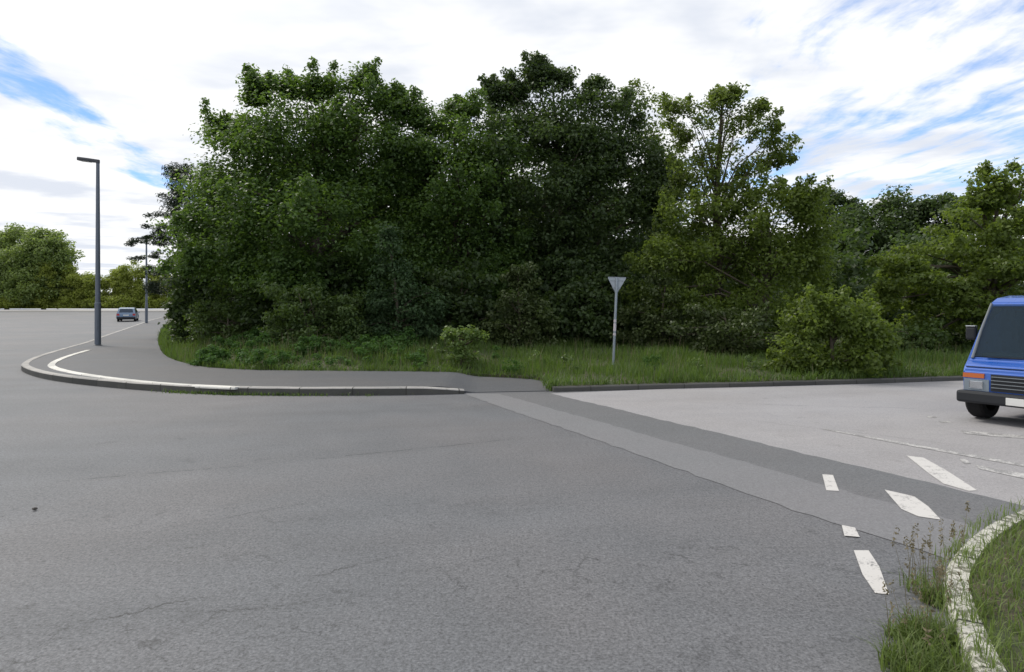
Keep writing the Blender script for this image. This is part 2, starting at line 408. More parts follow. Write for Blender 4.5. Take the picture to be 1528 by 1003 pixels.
# kerb of the corner: top, worn front face
def ribbon(name, ln, wid, zt, zb, mat, parent=None, face_mat=None, tilt=0.0, ends=True, jitter=0.0, seed=1):
    rnd = random.Random(seed)
    inner = offset_line(ln, wid)
    bm = bmesh.new(); rows = []
    for i, (a, b) in enumerate(zip(ln, inner)):
        j = rnd.uniform(-jitter, jitter)
        ha, hb = H(a.y), H(b.y)
        t = zt(i/(len(ln)-1)) if callable(zt) else zt
        bev = min(.02, t*.3)
        rows.append([bm.verts.new((a.x, a.y, ha+zb)), bm.verts.new((a.x, a.y, ha+t-bev+j)), bm.verts.new((a.x+(b.x-a.x)*bev/abs(wid), a.y+(b.y-a.y)*bev/abs(wid), ha+t+j)), bm.verts.new((b.x, b.y, hb+t+tilt+j)), bm.verts.new((b.x, b.y, hb+zb))])
    for r0, r1 in zip(rows, rows[1:]):
        for k in range(4):
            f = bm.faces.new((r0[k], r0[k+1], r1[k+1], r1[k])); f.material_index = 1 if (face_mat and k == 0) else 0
    al = [0.0]
    for a, b in zip(ln, ln[1:]): al.append(al[-1]+(b-a).length)
    if ends:
        bm.faces.new(rows[0]); bm.faces.new(list(reversed(rows[-1])))
    o = obj(name, bm, mat, parent)
    at_ = o.data.attributes.new('along', 'FLOAT', 'POINT'); at_.data.foreach_set('value', np.repeat(np.array(al, np.float32), 5))
    if face_mat: o.data.materials.append(face_mat)
    return o
# line runs right end -> left -> round: island lies to its right hand
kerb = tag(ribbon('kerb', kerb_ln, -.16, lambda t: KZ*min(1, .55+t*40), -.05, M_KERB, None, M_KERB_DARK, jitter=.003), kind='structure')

# pavement: between the kerb's inner edge and the verge
pin = offset_line(kerb_ln, -.155)
pv = [p for p in pin] + [Vector((-33.5, 62, 0))]
pv = list(pin) + [Vector(v) for v in reversed(verge_ln)]
def PZ(x, y):     # the pavement drops to the road where the kerb ends
    sm = lambda t: (lambda q: q*q*(3-2*q))(min(1, max(0, t)))
    side = sm((x+1.25)/.7)                       # 0 left of the kerb's end, 1 right of it
    back_ = sm((y-PYF)/1.1)
    return .012+(KZ-.020)*(1-side*(1-.28*back_))
PYF = g(760, 586).y
def skirt(bm, depth=.25):
    be = [e for e in bm.edges if len(e.link_faces) == 1]
    r = bmesh.ops.extrude_edge_only(bm, edges=be)
    for v in r['geom']:
        if isinstance(v, bmesh.types.BMVert): v.co.z -= depth
bm = bmesh.new()
bm.faces.new([bm.verts.new((p.x, p.y, 0)) for p in pv])
bmesh.ops.triangulate(bm, faces=bm.faces[:])
for y in YC:
    bmesh.ops.bisect_plane(bm, geom=bm.verts[:]+bm.edges[:]+bm.faces[:], plane_co=(0, y, 0), plane_no=(0, 1, 0), dist=1e-5)
for y in [PYF+.15*i for i in range(1, 8)]:
    bmesh.ops.bisect_plane(bm, geom=bm.verts[:]+bm.edges[:]+bm.faces[:], plane_co=(0, y, 0), plane_no=(0, 1, 0), dist=1e-5)
for x in [-1.25, -1.1, -1, -.9, -.8, -.7, -.55, -.3, 0, .3, .6]:
    bmesh.ops.bisect_plane(bm, geom=bm.verts[:]+bm.edges[:]+bm.faces[:], plane_co=(x, 0, 0), plane_no=(1, 0, 0), dist=1e-5)
for v in bm.verts: v.co.z = H(v.co.y)+PZ(v.co.x, v.co.y)
for f in bm.faces:
    f.normal_update()
    if f.normal.z < 0: f.normal_flip()
skirt(bm)
pavement = tag(obj('pavement', bm, M_PAVE, normals=False), kind='structure')

# white edging stones inside the corner
edge_px = [(350, 578.5), (250, 574), (190, 568.5), (130, 561), (90, 554), (71, 548), (70, 543), (84, 536), (104, 529), (128, 522.5)]
edge_ln = resample(smooth_poly([g(*p, KZ) for p in edge_px], 2), .3)
tag(ribbon('edging_strip', edge_ln, -.17, KZ+.006, KZ-.04, M_EDGING, jitter=.002, seed=4), kind='structure')

# kerb of the side road
kerb2_px = [(826, 585), (1000, 580.5), (1150, 577), (1300, 573), (1470, 567), (1640, 561)]
kerb2_ln = resample([g(*p) for p in kerb2_px], .4)
tag(ribbon('side_road_kerb', list(reversed(kerb2_ln)), -.14, .10, -.05, M_KERB_DARK, None, M_KERB_DARK, jitter=.006, seed=7), kind='structure')

# verge: low earth bank under the wood
k2in = offset_line(kerb2_ln, .13)
vp = [Vector(v) for v in verge_ln] + [Vector((-38, 70, 0)), Vector((-36, 103, 0)), Vector((90, 103, 0)), Vector((90, 16, 0))] + list(reversed(k2in))
bm = bmesh.new()
bm.faces.new([bm.verts.new((p.x, p.y, 0)) for p in vp]); bmesh.ops.triangulate(bm, faces=bm.faces[:])
for y in [12.6, 13, 13.4, 13.8, 14.2, 14.6, 15, 15.5, 16, 16.5, 17, 18, 19, 20, 21, 22, 23.5] + YC:
    bmesh.ops.bisect_plane(bm, geom=bm.verts[:]+bm.edges[:]+bm.faces[:], plane_co=(0, y, 0), plane_no=(0, 1, 0), dist=1e-5)
for x in range(-24, 32, 1):
    bmesh.ops.bisect_plane(bm, geom=bm.verts[:]+bm.edges[:]+bm.faces[:], plane_co=(x, 0, 0), plane_no=(1, 0, 0), dist=1e-5)
_front = [(p.x, p.y) for p in verge_ln]+[]
_fr = np.array(list(reversed([(p.x, p.y) for p in verge_ln])) + [(p.x, p.y) for p in k2in])
def Bz(x, y):
    """height of the grass bank under the wood: rises away from pavement and kerb"""
    a, b = _fr[:-1], _fr[1:]; p = np.array((x, y)); d = b-a
    t = np.clip(((p-a)*d).sum(1)/((d*d).sum(1)+1e-9), 0, 1)
    dist = np.sqrt((((a+d*t[:, None])-p)**2).sum(1).min())
    k = min(1, max(0, (x+3.5)/5)); k = k*k*(3-2*k)
    sl = .155*(1-k)+.055*k
    top = 1.05*(1-k)+.55*k
    r = sl*max(0, dist-.1)
    r = top*(1-math.exp(-r/top*1.15)) if r > 0 else 0
    return H(y)+.10+r+.03*math.sin(x*1.7+y*.8)*min(1, dist)
border = {v for v in bm.verts if any(len(e.link_faces) == 1 for e in v.link_edges)}
for v in bm.verts: v.co.z = Bz(v.co.x, v.co.y)
for f in bm.faces:
    f.normal_update()
    if f.normal.z < 0: f.normal_flip()
skirt(bm)
tag(obj('verge_ground', bm, M_SOIL, normals=False), kind='structure')

# near corner at the bottom right: kerb and raised grass
nk_px = [(1640, 730), (1560, 765), (1500, 788), (1466, 806), (1436, 832), (1412, 866), (1406, 896), (1418, 940), (1440, 1003), (1480, 1090)]
nk_ln = resample(smooth_poly([g(*p) for p in nk_px], 2), .12)
tag(ribbon('corner_kerb', nk_ln, .115, .10, -.05, M_KERB_WHITE, jitter=.002, seed=11), kind='structure')
ni = offset_line(nk_ln, .11)
tag(sheet('corner_verge', list(ni)+[Vector((30, 2, 0)), Vector((30, 9, 0))], .085, M_SOIL), kind='structure')

# ------------------------------------------------------------------ vegetation
def leaves(rng, centers, radii, per, size, up=.55, aspect=.62, droop=.25, spread=(1, 1, .62)):
    """leaf cards round clump centres. returns verts, faces, tint"""
    n = len(centers)*per
    C = np.repeat(centers, per, 0); Rr = np.repeat(radii, per)[:, None]
    g_ = rng.normal(size=(n, 3)); g_ /= np.linalg.norm(g_, axis=1, keepdims=True)
    off = g_*(rng.random((n, 1))**.45)*np.array(spread)*Rr
    P = C+off
    nrm = rng.normal(size=(n, 3)); nrm /= np.linalg.norm(nrm, axis=1, keepdims=True)
    nrm = nrm*.75 + g_*.45 + np.array([0, 0, up]); nrm /= np.linalg.norm(nrm, axis=1, keepdims=True)
    d = rng.normal(size=(n, 3)) + g_*.8; d[:, 2] -= droop
    d -= nrm*np.sum(d*nrm, 1, keepdims=True); d /= np.linalg.norm(d, axis=1, keepdims=True)+1e-9
    s = np.cross(nrm, d)
    L = size*(.65+.7*rng.random((n, 1))); W = L*aspect*.5
    fold = nrm*L*.10
    V = np.stack([P-d*L*.5, P+s*W-d*L*.05+fold, P+d*L*.5, P-s*W-d*L*.05+fold], 1).reshape(-1, 3)
    Fq = np.arange(n*4).reshape(n, 4)
    ct = np.repeat(rng.random(len(centers)), per)
    t = np.clip(.5*ct+.5*rng.random(n)+rng.normal(size=n)*.08, 0, 1)
    return V, Fq, np.repeat(t, 4)

def clump_centers(rng, lobes, dens, cr, inner=.62, protrude=.12, low=-.75):
    """lobes: list of (c, r) ellipsoids; clumps mostly near the skin"""
    P, Q = [], []
    for (c, r) in lobes:
        c = np.array(c); r = np.array(r)
        n = max(9, int(dens*(r[0]*r[1]+r[0]*r[2]+r[1]*r[2])))
        u = rng.normal(size=(n, 3)); u /= np.linalg.norm(u, axis=1, keepdims=True)
        u = u[u[:, 2] > low]
        rad = inner+(1-inner)*rng.random((len(u), 1)) + np.where(rng.random((len(u), 1)) < .16, protrude*rng.random((len(u), 1)), 0)
        p = c+u*r*rad
        keep = np.ones(len(p), bool)
        for (c2, r2) in lobes:
            if c2 is c: continue
            q = np.linalg.norm((p-np.array(c2))/np.array(r2), axis=1)
            keep &= ~((q < .45) & (rng.random(len(p)) < .85))
        P.append(p[keep]); Q.append(np.full(keep.sum(), min(1.0, .55*min(r)/cr+.35)))
    P = np.concatenate(P); Q = np.concatenate(Q)
    return P, cr*Q*(.65+.7*rng.random(len(P)))

def limbs(bm, rng, base, top, r0, targets, n_limb, bend=.4, seg=5):
    """tapered trunk and forked limbs reaching towards the clumps"""
    base, top = Vector(base), Vector(top)
    ax = top-base; pts, rad = [], []
    K = 7
    sw = Vector((rng.normal()*.03, rng.normal()*.03, 0))*ax.length
    for i in range(K+1):
        t = i/K
        pts.append(base+ax*t+sw*math.sin(t*math.pi)); rad.append(r0*(1.25 if i == 0 else 1)*(1-t)**.75+.02)
    tube(bm, pts, rad, 9)
    if len(targets) == 0: return
    idx = rng.choice(len(targets), min(n_limb, len(targets)), replace=False)
    for i in idx:
        e = Vector(targets[i]); hz = e.z-base.z
        t = min(.92, max(.18, .75*hz/ax.length-.12*rng.random()))
        s = base+ax*t+sw*math.sin(t*math.pi)
        rr = max(.02, r0*(1-t)**.75*.42)
        mid = s.lerp(e, .5)+Vector((rng.normal()*.15, rng.normal()*.15, .12*(e-s).length))
        tube(bm, [s, s.lerp(mid, .55), mid, mid.lerp(e, .6), e], [rr, rr*.8, rr*.6, rr*.4, rr*.15+.006], 5)

def px_lobes(lst, d, deep=.9):
    out = []
    for L in lst:
        x, y, rx, ry = L[:4]; dd = d+(L[4] if len(L) > 4 else 0)
        c = at(x, y, dd); out.append((tuple(c), (rx/F*dd, max(.3, rx/F*dd*deep), ry/F*dd)))
    return out

def plant(name, label, cat, group, lobes, base, mat, seed, dens=1.6, cr=.75, per=110, size=.20, r0=.22, n_limb=24,
          inner=.62, top=None, trunk=True, sprigs=0, low=-.8, aspect=.62, up=.55, spread=(1, 1, .62), stem_name='trunk', crown_name='crown', protrude=.14, droop=.25):
    rng = np.random.default_rng(seed)
    base = Vector(base)
    root = empty(name, base)
    tag(root, label, cat, group)
    P, Q = clump_centers(rng, lobes, dens, cr, inner, protrude, low)
    P[:, 2] = np.maximum(P[:, 2], base.z+.12)
    if sprigs:      # shoots standing out of the crown's skin
        mid = np.array([l[0] for l in lobes]).mean(0)
        o_ = (P-mid)/np.maximum(np.abs(P-mid).max(0), .1)
        score = np.linalg.norm(o_, axis=1)+.35*o_[:, 2]
        cand = np.argsort(-score)[:max(sprigs*2, len(P)//3)]
        ch = rng.choice(cand, min(sprigs, len(cand)), replace=False)
        EP, EQ = [], []
        for i in ch:
            dirv = o_[i]*.9+np.array([0, 0, .5])+rng.normal(size=3)*.35; dirv /= np.linalg.norm(dirv)
            Ls = (.22+.5*rng.random())*min(1.0, cr*1.15)
            for k in range(5):
                t = (k+.5)/5
                EP.append(P[i]+dirv*(Q[i]*.25+Ls*t)+rng.normal(size=3)*.06); EQ.append(min(.38, cr*.5)*(1-.55*t))
        EV, EF, ET = leaves(rng, np.array(EP), np.array(EQ), int(per*.22), size*.95, .3, aspect, 0, (.9, .9, 1.1))
    V, Fq, t = leaves(rng, P, Q, per, size, up, aspect, droop, spread)
    if sprigs:
        Fq = np.concatenate([Fq, EF+len(V)]); V = np.concatenate([V, EV]); t = np.concatenate([t, ET])
    V[:, 2] = np.maximum(V[:, 2], base.z+.02)
    V = V-np.array(base)
    link_mesh(crown_name, np_mesh(crown_name, V, Fq, t), mat, root)
    if trunk:
        bm = bmesh.new()
        tp = Vector(top) if top is not None else Vector(P[P[:, 2] > np.quantile(P[:, 2], .85)].mean(0))
        limbs(bm, rng, (0, 0, -.1), tp-base, r0, P-np.array(base), n_limb)
        obj(stem_name, bm, M_BARK, root, smooth=True)
    return root
def gz(x, y, e=.15):
    return (x, y, Bz(x, y) if (-24 < x < 40 and y < 60) else H(y)+e)
def foot(px, d, e=.15): return gz((px-HX)/F*d, d, e)
TG = 'trees along the edge of the wood'
SG = 'shrubs under the trees'

plant('maple_tree', 'broad dark green maple with a ragged crown at the left end of the wood', 'tree', TG,
      px_lobes([(450, 238, 112, 102), (545, 218, 88, 84), (390, 290, 82, 98), (475, 345, 150, 105, -1), (590, 270, 60, 85), (335, 370, 72, 90, -1), (372, 215, 48, 44),
                (385, 142, 15, 24), (425, 134, 16, 14), (475, 130, 26, 18), (533, 122, 18, 16), (335, 192, 18, 20), (592, 160, 28, 22), (330, 300, 40, 60), (560, 400, 70, 60, -1), (440, 420, 90, 50, -1.5)], 24),
      foot(480, 24.5), M_MAPLE, 11, dens=4.4, cr=.95, per=210, size=.135, r0=.34, n_limb=46, sprigs=130, spread=(1.15, 1.15, .5), up=.85, inner=.5, protrude=.2)
plant('lime_tree', 'mid height rounded green tree in the dip between the two tallest trees', 'tree', TG,
      px_lobes([(665, 225, 70, 68), (700, 320, 95, 110), (630, 380, 70, 90), (730, 220, 45, 50), (640, 180, 22, 22), (690, 160, 26, 20), (720, 420, 80, 60)], 23.5),
      foot(680, 24), M_MAPLE, 12, dens=4.6, cr=.85, per=185, sprigs=60, size=.13, spread=(1.15, 1.15, .48), up=.75, inner=.5, r0=.24, n_limb=30)
plant('oak_tree', 'very dark tall tree rising to the highest point of the wood behind the signpost', 'tree', TG,
      px_lobes([(800, 186, 68, 60), (880, 208, 72, 68), (800, 290, 130, 115), (905, 305, 100, 110), (850, 410, 115, 80), (945, 260, 52, 66), (795, 124, 17, 24), (840, 122, 14, 20),
                (885, 138, 17, 20), (745, 146, 20, 20), (770, 136, 12, 16), (815, 110, 9, 12), (930, 170, 26, 30), (975, 300, 36, 60), (750, 370, 60, 70)], 25),
      foot(850, 25.5), M_DARKLEAF, 13, dens=4.6, cr=.85, per=190, sprigs=130, size=.135, spread=(1.1, 1.1, .55), inner=.5, r0=.32, n_limb=46)
plant('ash_tree', 'slender open ash with a visible straight trunk and airy see-through top', 'tree', TG,
      px_lobes([(1075, 170, 42, 36), (1125, 186, 40, 34), (1035, 200, 36, 40), (1160, 215, 24, 24), (1095, 235, 58, 36), (1055, 290, 56, 56), (1065, 360, 62, 60), (1010, 170, 24, 26), (1105, 278, 40, 34), (1030, 262, 40, 42), (1085, 146, 20, 14), (1150, 240, 26, 18), (1040, 420, 66, 56)], 21.5),
      foot(1074, 21.5), M_ASH, 14, dens=5.5, cr=.46, per=110, sprigs=40, size=.125, r0=.16, n_limb=44, inner=.35, top=at(1078, 150, 21.5), aspect=.5)
plant('hazel_tree', 'rounded yellow-green tree leaning right of the slender open ash', 'tree', TG,
      px_lobes([(1160, 340, 70, 66), (1105, 345, 52, 52), (1030, 345, 50, 62), (1150, 430, 72, 80), (1100, 470, 66, 66), (1190, 380, 42, 56), (1135, 305, 36, 32), (1178, 312, 40, 34), (1172, 350, 46, 44), (1205, 430, 26, 50), (1000, 420, 60, 70)], 20.5),
      foot(1130, 20.8), M_YELLOW, 15, dens=6, cr=.6, per=150, sprigs=40, size=.115, r0=.15, n_limb=24)
plant('birch_tree', 'thin pale leaved tree poking up between the tallest dark tree and the open ash', 'tree', TG,
      px_lobes([(942, 148, 20, 26), (985, 175, 24, 30), (965, 220, 34, 40), (1005, 240, 30, 44), (990, 310, 36, 50)], 28),
      foot(975, 28), M_ASH, 16, dens=3.6, cr=.45, per=90, size=.13, r0=.12, n_limb=22, inner=.4, top=at(975, 200, 28))
plant('pine_tree', 'dark layered pine with flat boughs reaching left over the second lamp post', 'tree', TG,
      px_lobes([(285, 262, 40, 14), (272, 290, 38, 11), (255, 318, 36, 9), (240, 342, 34, 8), (226, 362, 36, 10), (216, 382, 30, 7), (240, 352, 26, 8), (242, 405, 30, 9), (235, 430, 20, 8), (290, 330, 55, 60), (280, 410, 55, 50), (310, 260, 34, 26), (262, 258, 18, 12), (300, 300, 48, 40)], 34, .8),
      foot(296, 34), M_PINE, 17, dens=4.2, cr=.46, per=100, size=.20, r0=.22, n_limb=30, aspect=.2, up=.2, spread=(1.15, 1.15, .4), inner=.3, low=-1.1, top=at(300, 255, 34))
# trees further right
plant('beech_tree', 'dark round topped tree in the distance, left of the pair above the van', 'tree', TG,
      px_lobes([(1315, 345, 62, 50), (1345, 330, 40, 40), (1290, 400, 60, 70), (1350, 400, 60, 60)], 44), foot(1320, 45), M_DARKLEAF, 18, dens=2.4, cr=1.1, per=200, size=.24, r0=.3, n_limb=20)
plant('beech_tree', 'narrow dark tree in the distance with a small pointed top, next to the yellow-green tree', 'tree', TG,
      px_lobes([(1228, 310, 26, 28), (1250, 345, 40, 50), (1240, 410, 50, 60)], 47), foot(1240, 48), M_DARKLEAF, 19, dens=2.6, cr=.95, per=190, size=.24, r0=.25, n_limb=14)
plant('beech_tree', 'dark distant tree half hidden by the arching light green tree', 'tree', TG,
      px_lobes([(1400, 330, 42, 36), (1420, 302, 22, 14), (1440, 370, 60, 60), (1385, 310, 14, 12)], 43), foot(1410, 44), M_DARKLEAF, 20, dens=2.6, cr=.95, per=190, size=.24, r0=.25, n_limb=14)
plant('cherry_tree', 'light green tree with arching boughs at the right end, behind the van', 'tree', TG,
      px_lobes([(1455, 355, 62, 52), (1520, 330, 66, 58), (1400, 405, 78, 46), (1470, 430, 88, 66), (1370, 440, 66, 36), (1540, 430, 80, 90), (1420, 470, 78, 44), (1468, 300, 20, 18), (1500, 275, 34, 24), (1345, 400, 30, 20), (1330, 440, 24, 16)], 20),
      foot(1480, 21), M_YELLOW, 21, dens=4.4, cr=.52, per=150, sprigs=70, size=.125, r0=.2, n_limb=36, spread=(1.2, 1.2, .42))
# wood behind: deeper trees closing the view
def back_tree(px, d, top, wid, seed, label, mat=M_DARKLEAF):
    ry = (HY-top)/2
    plant('wood_tree', label, 'tree', 'trees deeper in the wood',
          px_lobes([(px, top+ry*.62, wid*.8, ry*.62), (px-wid*.4, top+ry*1.1, wid*.7, ry*.7), (px+wid*.45, top+ry*1.15, wid*.7, ry*.7), (px, top+ry*1.6, wid*.95, ry*.55)], d),
          foot(px, d), mat, seed, dens=1.8, cr=1.15, per=150, size=.28, r0=.28, n_limb=12)
back_tree(345, 36, 300, 70, 31, 'deep wood tree behind the left flank of the broad maple')
back_tree(470, 34, 230, 90, 32, 'deep wood tree behind the middle of the broad maple')
back_tree(600, 35, 240, 85, 33, 'deep wood tree behind the gap right of the broad maple')
back_tree(730, 34, 250, 85, 34, 'deep wood tree behind the mid height rounded tree')
back_tree(870, 36, 240, 95, 35, 'deep wood tree behind the very dark tall tree')
back_tree(1010, 38, 330, 80, 36, 'deep wood tree behind the thin pale leaved tree')
back_tree(1130, 40, 350, 80, 37, 'deep wood tree behind the yellow-green tree')

def shrub(name, label, lst, d, mat, seed, **kw):
    k = dict(dens=7, cr=.36, per=95, size=.105, r0=.035, n_limb=14, inner=.4, stem_name='stem', crown_name='foliage', low=-1.1)
    k.update(kw)
    px = sum(l[0] for l in lst)/len(lst)
    fy = HY+(EYE-foot(px, d)[2])/d*F
    lst = list(lst)+[(l[0], (l[1]+fy)/2+l[3]*.2, l[2]*.9, max(8, (fy-l[1])/2)) for l in lst if l[1]+l[3]*.6 < fy and l[2] > 22]
    return plant(name, label, 'shrub', SG, px_lobes(lst, d), foot(px, d), mat, seed, **k)
shrub('shrub', 'blue-green cone shaped shrub below the dip in the tree line', [(588, 385, 26, 38), (585, 430, 44, 50), (610, 455, 46, 40), (560, 460, 40, 36), (640, 460, 30, 36), (580, 350, 12, 16)], 19.5, M_BLUE, 41)
shrub('shrub', 'light green low bush between the maple and the blue-green cone shrub', [(425, 450, 42, 32), (470, 455, 50, 30), (515, 462, 36, 26)], 19.2, M_BUSH, 42)
shrub('shrub', 'leftmost tall bush of the wood, beside the pavement and second lamp', [(292, 400, 32, 56), (286, 440, 30, 36), (325, 430, 44, 46), (268, 458, 14, 18)], 25, M_DARKLEAF, 43, size=.17, cr=.5)
shrub('shrub', 'low dull green bush at the foot of the maple, near its left side', [(345, 462, 40, 20), (380, 466, 40, 18), (305, 468, 28, 14)], 22.5, M_BUSH, 44)
shrub('shrub', 'dark bush under the mid height rounded tree', [(690, 430, 56, 50), (660, 470, 46, 30), (720, 470, 40, 34)], 21, M_DARKLEAF, 45, cr=.45, size=.16)
shrub('shrub', 'olive brown bush with loose shoots left of the signpost', [(775, 450, 36, 46), (800, 470, 34, 36), (750, 475, 30, 30), (790, 420, 14, 22), (765, 415, 10, 20)], 19.5, M_OLIVE, 46, dens=4.2)
shrub('shrub', 'dark bush directly behind the signpost', [(860, 460, 56, 44), (920, 455, 60, 46), (890, 480, 70, 30)], 21.5, M_DARKLEAF, 47, cr=.45, size=.16)
shrub('shrub', 'olive bush right of the signpost under the open ash', [(985, 450, 50, 52), (1020, 475, 56, 40), (960, 480, 44, 34)], 19.8, M_OLIVE, 48)
shrub('shrub', 'green bush round the foot of the open ash trunk', [(1060, 490, 52, 42), (1110, 495, 56, 42), (1150, 500, 46, 40)], 18, M_OLIVE, 49)
shrub('shrub', 'bright yellow-green bush spilling to the side road kerb', [(1238, 462, 36, 28), (1282, 478, 36, 32), (1215, 478, 30, 30), (1265, 520, 56, 46), (1215, 510, 48, 48), (1298, 515, 30, 40), (1185, 528, 34, 34)], 14.6, M_YELLOW, 50, size=.095, cr=.36, dens=8.5, sprigs=70, protrude=.3)
shrub('shrub', 'mid green bush between the yellow-green bush and the van', [(1345, 500, 38, 30), (1385, 505, 36, 26), (1365, 525, 44, 22)], 18.5, M_BUSH, 51)
shrub('shrub', 'dark bush behind the van', [(1450, 500, 50, 40), (1500, 500, 50, 44), (1420, 520, 34, 22)], 20.5, M_BUSH, 52)
shrub('shrub', 'small pale green sapling bush alone on the front of the grass verge', [(690, 503, 26, 13), (670, 497, 12, 9), (713, 500, 12, 9), (690, 516, 28, 14), (688, 528, 22, 12)], 15.6, M_SAPLEAF, 53, dens=22, cr=.2, per=34, size=.09, r0=.025)
shrub('shrub', 'dark bush filling under the very dark tall tree', [(820, 420, 60, 50), (900, 410, 60, 50)], 23.5, M_DARKLEAF, 54, cr=.5, size=.18)
shrub('shrub', 'dark bush under the middle of the maple crown', [(500, 430, 70, 44), (420, 430, 60, 44), (560, 440, 40, 44)], 22.5, M_DARKLEAF, 56, cr=.5, size=.17)

# far left: hedge and trees across the road
rng = np.random.default_rng(60)
hl = []
for i in range(26):
    x = -95+i*2.1; hh = 6.2+2.2*rng.random()
    hl.append(((x, 107+rng.normal()*.5, H(108)+.9), (1.9, 1.4, 1.3)))
    hl.append(((x, 108+rng.normal()*.8, H(108)+hh*.5), (1.9, 1.6, hh*.5)))
plant('hedge', 'long yellow-green hedge across the far side of the main road', 'hedge', None, hl, gz(-70, 108, .05), M_HEDGE, 60, dens=4.5, cr=.8, per=90, size=.28, r0=.06, n_limb=40, low=-1.1, inner=.5, stem_name='stem', crown_name='foliage')
plant('poplar_tree', 'green tree standing above the far hedge, left of the first lamp post', 'tree', 'trees across the main road',
      px_lobes([(76, 380, 34, 34), (50, 400, 46, 40), (60, 430, 60, 30), (85, 405, 26, 26), (60, 362, 22, 18)], 110), foot(65, 110, 0), M_FARLEAF, 61, dens=1.8, cr=1.5, per=110, size=.42, r0=.3, n_limb=16, crown_name='crown')
plant('poplar_tree', 'green tree above the far hedge at the extreme left, cut by the edge of view', 'tree', 'trees across the main road',
      px_lobes([(22, 372, 36, 34), (-5, 395, 44, 44), (10, 430, 60, 30), (30, 405, 34, 34)], 112), foot(10, 112, 0), M_FARLEAF, 62, dens=1.8, cr=1.5, per=110, size=.42, r0=.3, n_limb=16)

# undergrowth closing the view under the canopy, one mass
rng = np.random.default_rng(66)
C = []
for i in range(2600):
    x = rng.uniform(-15.5, 34); y = rng.uniform(26, 33)+max(0, x-8)*.25
    if x < -.49*y+.9: continue
    C.append((x, y, Bz(x, y)+.2+rng.random()**1.3*(3.2+1.2*math.sin(x*.9)+.8*math.sin(x*2.3+1))))
C = np.array(C)
V, Fq, t = leaves(rng, C, np.full(len(C), .65), 50, .26)
tag(link_mesh('undergrowth', np_mesh('undergrowth', V, Fq, t), M_DARKLEAF), 'dark undergrowth filling the wood between the trunks', 'undergrowth', kind='stuff')

# grass and ground cover
def in_poly(P, poly):
    x, y = P[:, 0], P[:, 1]; r = np.zeros(len(P), bool); n = len(poly)
    for i in range(n):
        x0, y0 = poly[i][0], poly[i][1]; x1, y1 = poly[(i+1) % n][0], poly[(i+1) % n][1]
        if y0 == y1: continue
        c = (y0 > y) != (y1 > y)
        r ^= c & (x < (x1-x0)*(y-y0)/(y1-y0)+x0)
    return r
def blades(rng, P, hgt, wid, lean=.35):
    """curved grass blades at the points P (n,3)"""
    n = len(P); a = rng.random(n)*2*np.pi
    d = np.stack([np.cos(a), np.sin(a), np.zeros(n)], 1); s = np.stack([-np.sin(a), np.cos(a), np.zeros(n)], 1)
    hh = (hgt*(.45+.9*rng.random(n)))[:, None]; ww = (wid*(.7+.6*rng.random(n)))[:, None]; ln = (lean*(.2+1.3*rng.random(n)))[:, None]
    up = np.array([0, 0, 1.0])
    m1 = P+up*hh*.5+d*hh*ln*.25; tip = P+up*hh*(1-.25*ln)+d*hh*ln
    V = np.stack([P-s*ww*.5, P+s*ww*.5, m1+s*ww*.4, m1-s*ww*.4, tip+s*ww*.08, tip-s*ww*.08], 1).reshape(-1, 3)
    b = np.arange(n)[:, None]*6
    Fq = np.concatenate([b+np.array([0, 1, 2, 3]), b+np.array([3, 2, 4, 5])])
    return V, Fq, np.repeat(np.clip(rng.random(n)*.7+.3*np.sin(P[:, 0]*2.3+P[:, 1]*1.1)**2, 0, 1), 6)
def scatter(rng, n, poly, x0, x1, y0, y1):
    P = np.stack([rng.uniform(x0, x1, n), rng.uniform(y0, y1, n)], 1)
    return P[in_poly(P, poly)]
rng = np.random.default_rng(70)
vpoly = [(p.x, p.y) for p in vp]
P2 = scatter(rng, 150000, vpoly, -15, 16, 12.3, 24)
# patchy: keep by a soft noise made of sines, thinner deep under the trees
pn = np.sin(P2[:, 0]*1.3+P2[:, 1]*.7)*np.sin(P2[:, 0]*.45-P2[:, 1]*1.1+2)+.6*np.sin(P2[:, 0]*2.9+1)*np.sin(P2[:, 1]*2.3)
keep = rng.random(len(P2)) < np.clip(.62+.35*pn, .12, 1)*np.clip((25-P2[:, 1])/6, 0, 1)
P2 = P2[keep]; pn = pn[keep]
P3 = np.column_stack([P2, np.array([Bz(x, y) for x, y in P2])-.01])
hgt = np.where(P2[:, 0] > .9, .23, .22)*(1+.35*pn.clip(-.8, 1))
V, Fq, t = blades(rng, P3, hgt, .016)
grass = link_mesh('verge_grass', np_mesh('verge_grass', V, Fq, t), M_GRASS)
tag(grass, 'uncut green grass along the front of the wood', 'grass', kind='stuff')
# taller seeding grass, pale
sel = rng.random(len(P3)) < np.where((P3[:, 0] < -4.5) & (P3[:, 1] > 15), .10, .03)
V, Fq, t = blades(rng, P3[sel], hgt[sel]*1.7, .009, .25)
tag(link_mesh('dry_grass', np_mesh('dry_grass', V, Fq, t), M_DRY), 'thin pale seeding stalks among the verge grass', 'grass', kind='stuff')
# distant verge strip on the left side of the wood beside the pavement
P2 = scatter(rng, 26000, vpoly, -24, -10, 18, 45)
P3 = np.column_stack([P2, np.array([Bz(x, y) for x, y in P2])-.01])
V, Fq, t = blades(rng, P3, np.full(len(P3), .34), .03)
tag(link_mesh('verge_grass', np_mesh('verge_grass', V, Fq, t), M_GRASS), 'grass strip beside the pavement running up the main road', 'grass', kind='stuff')
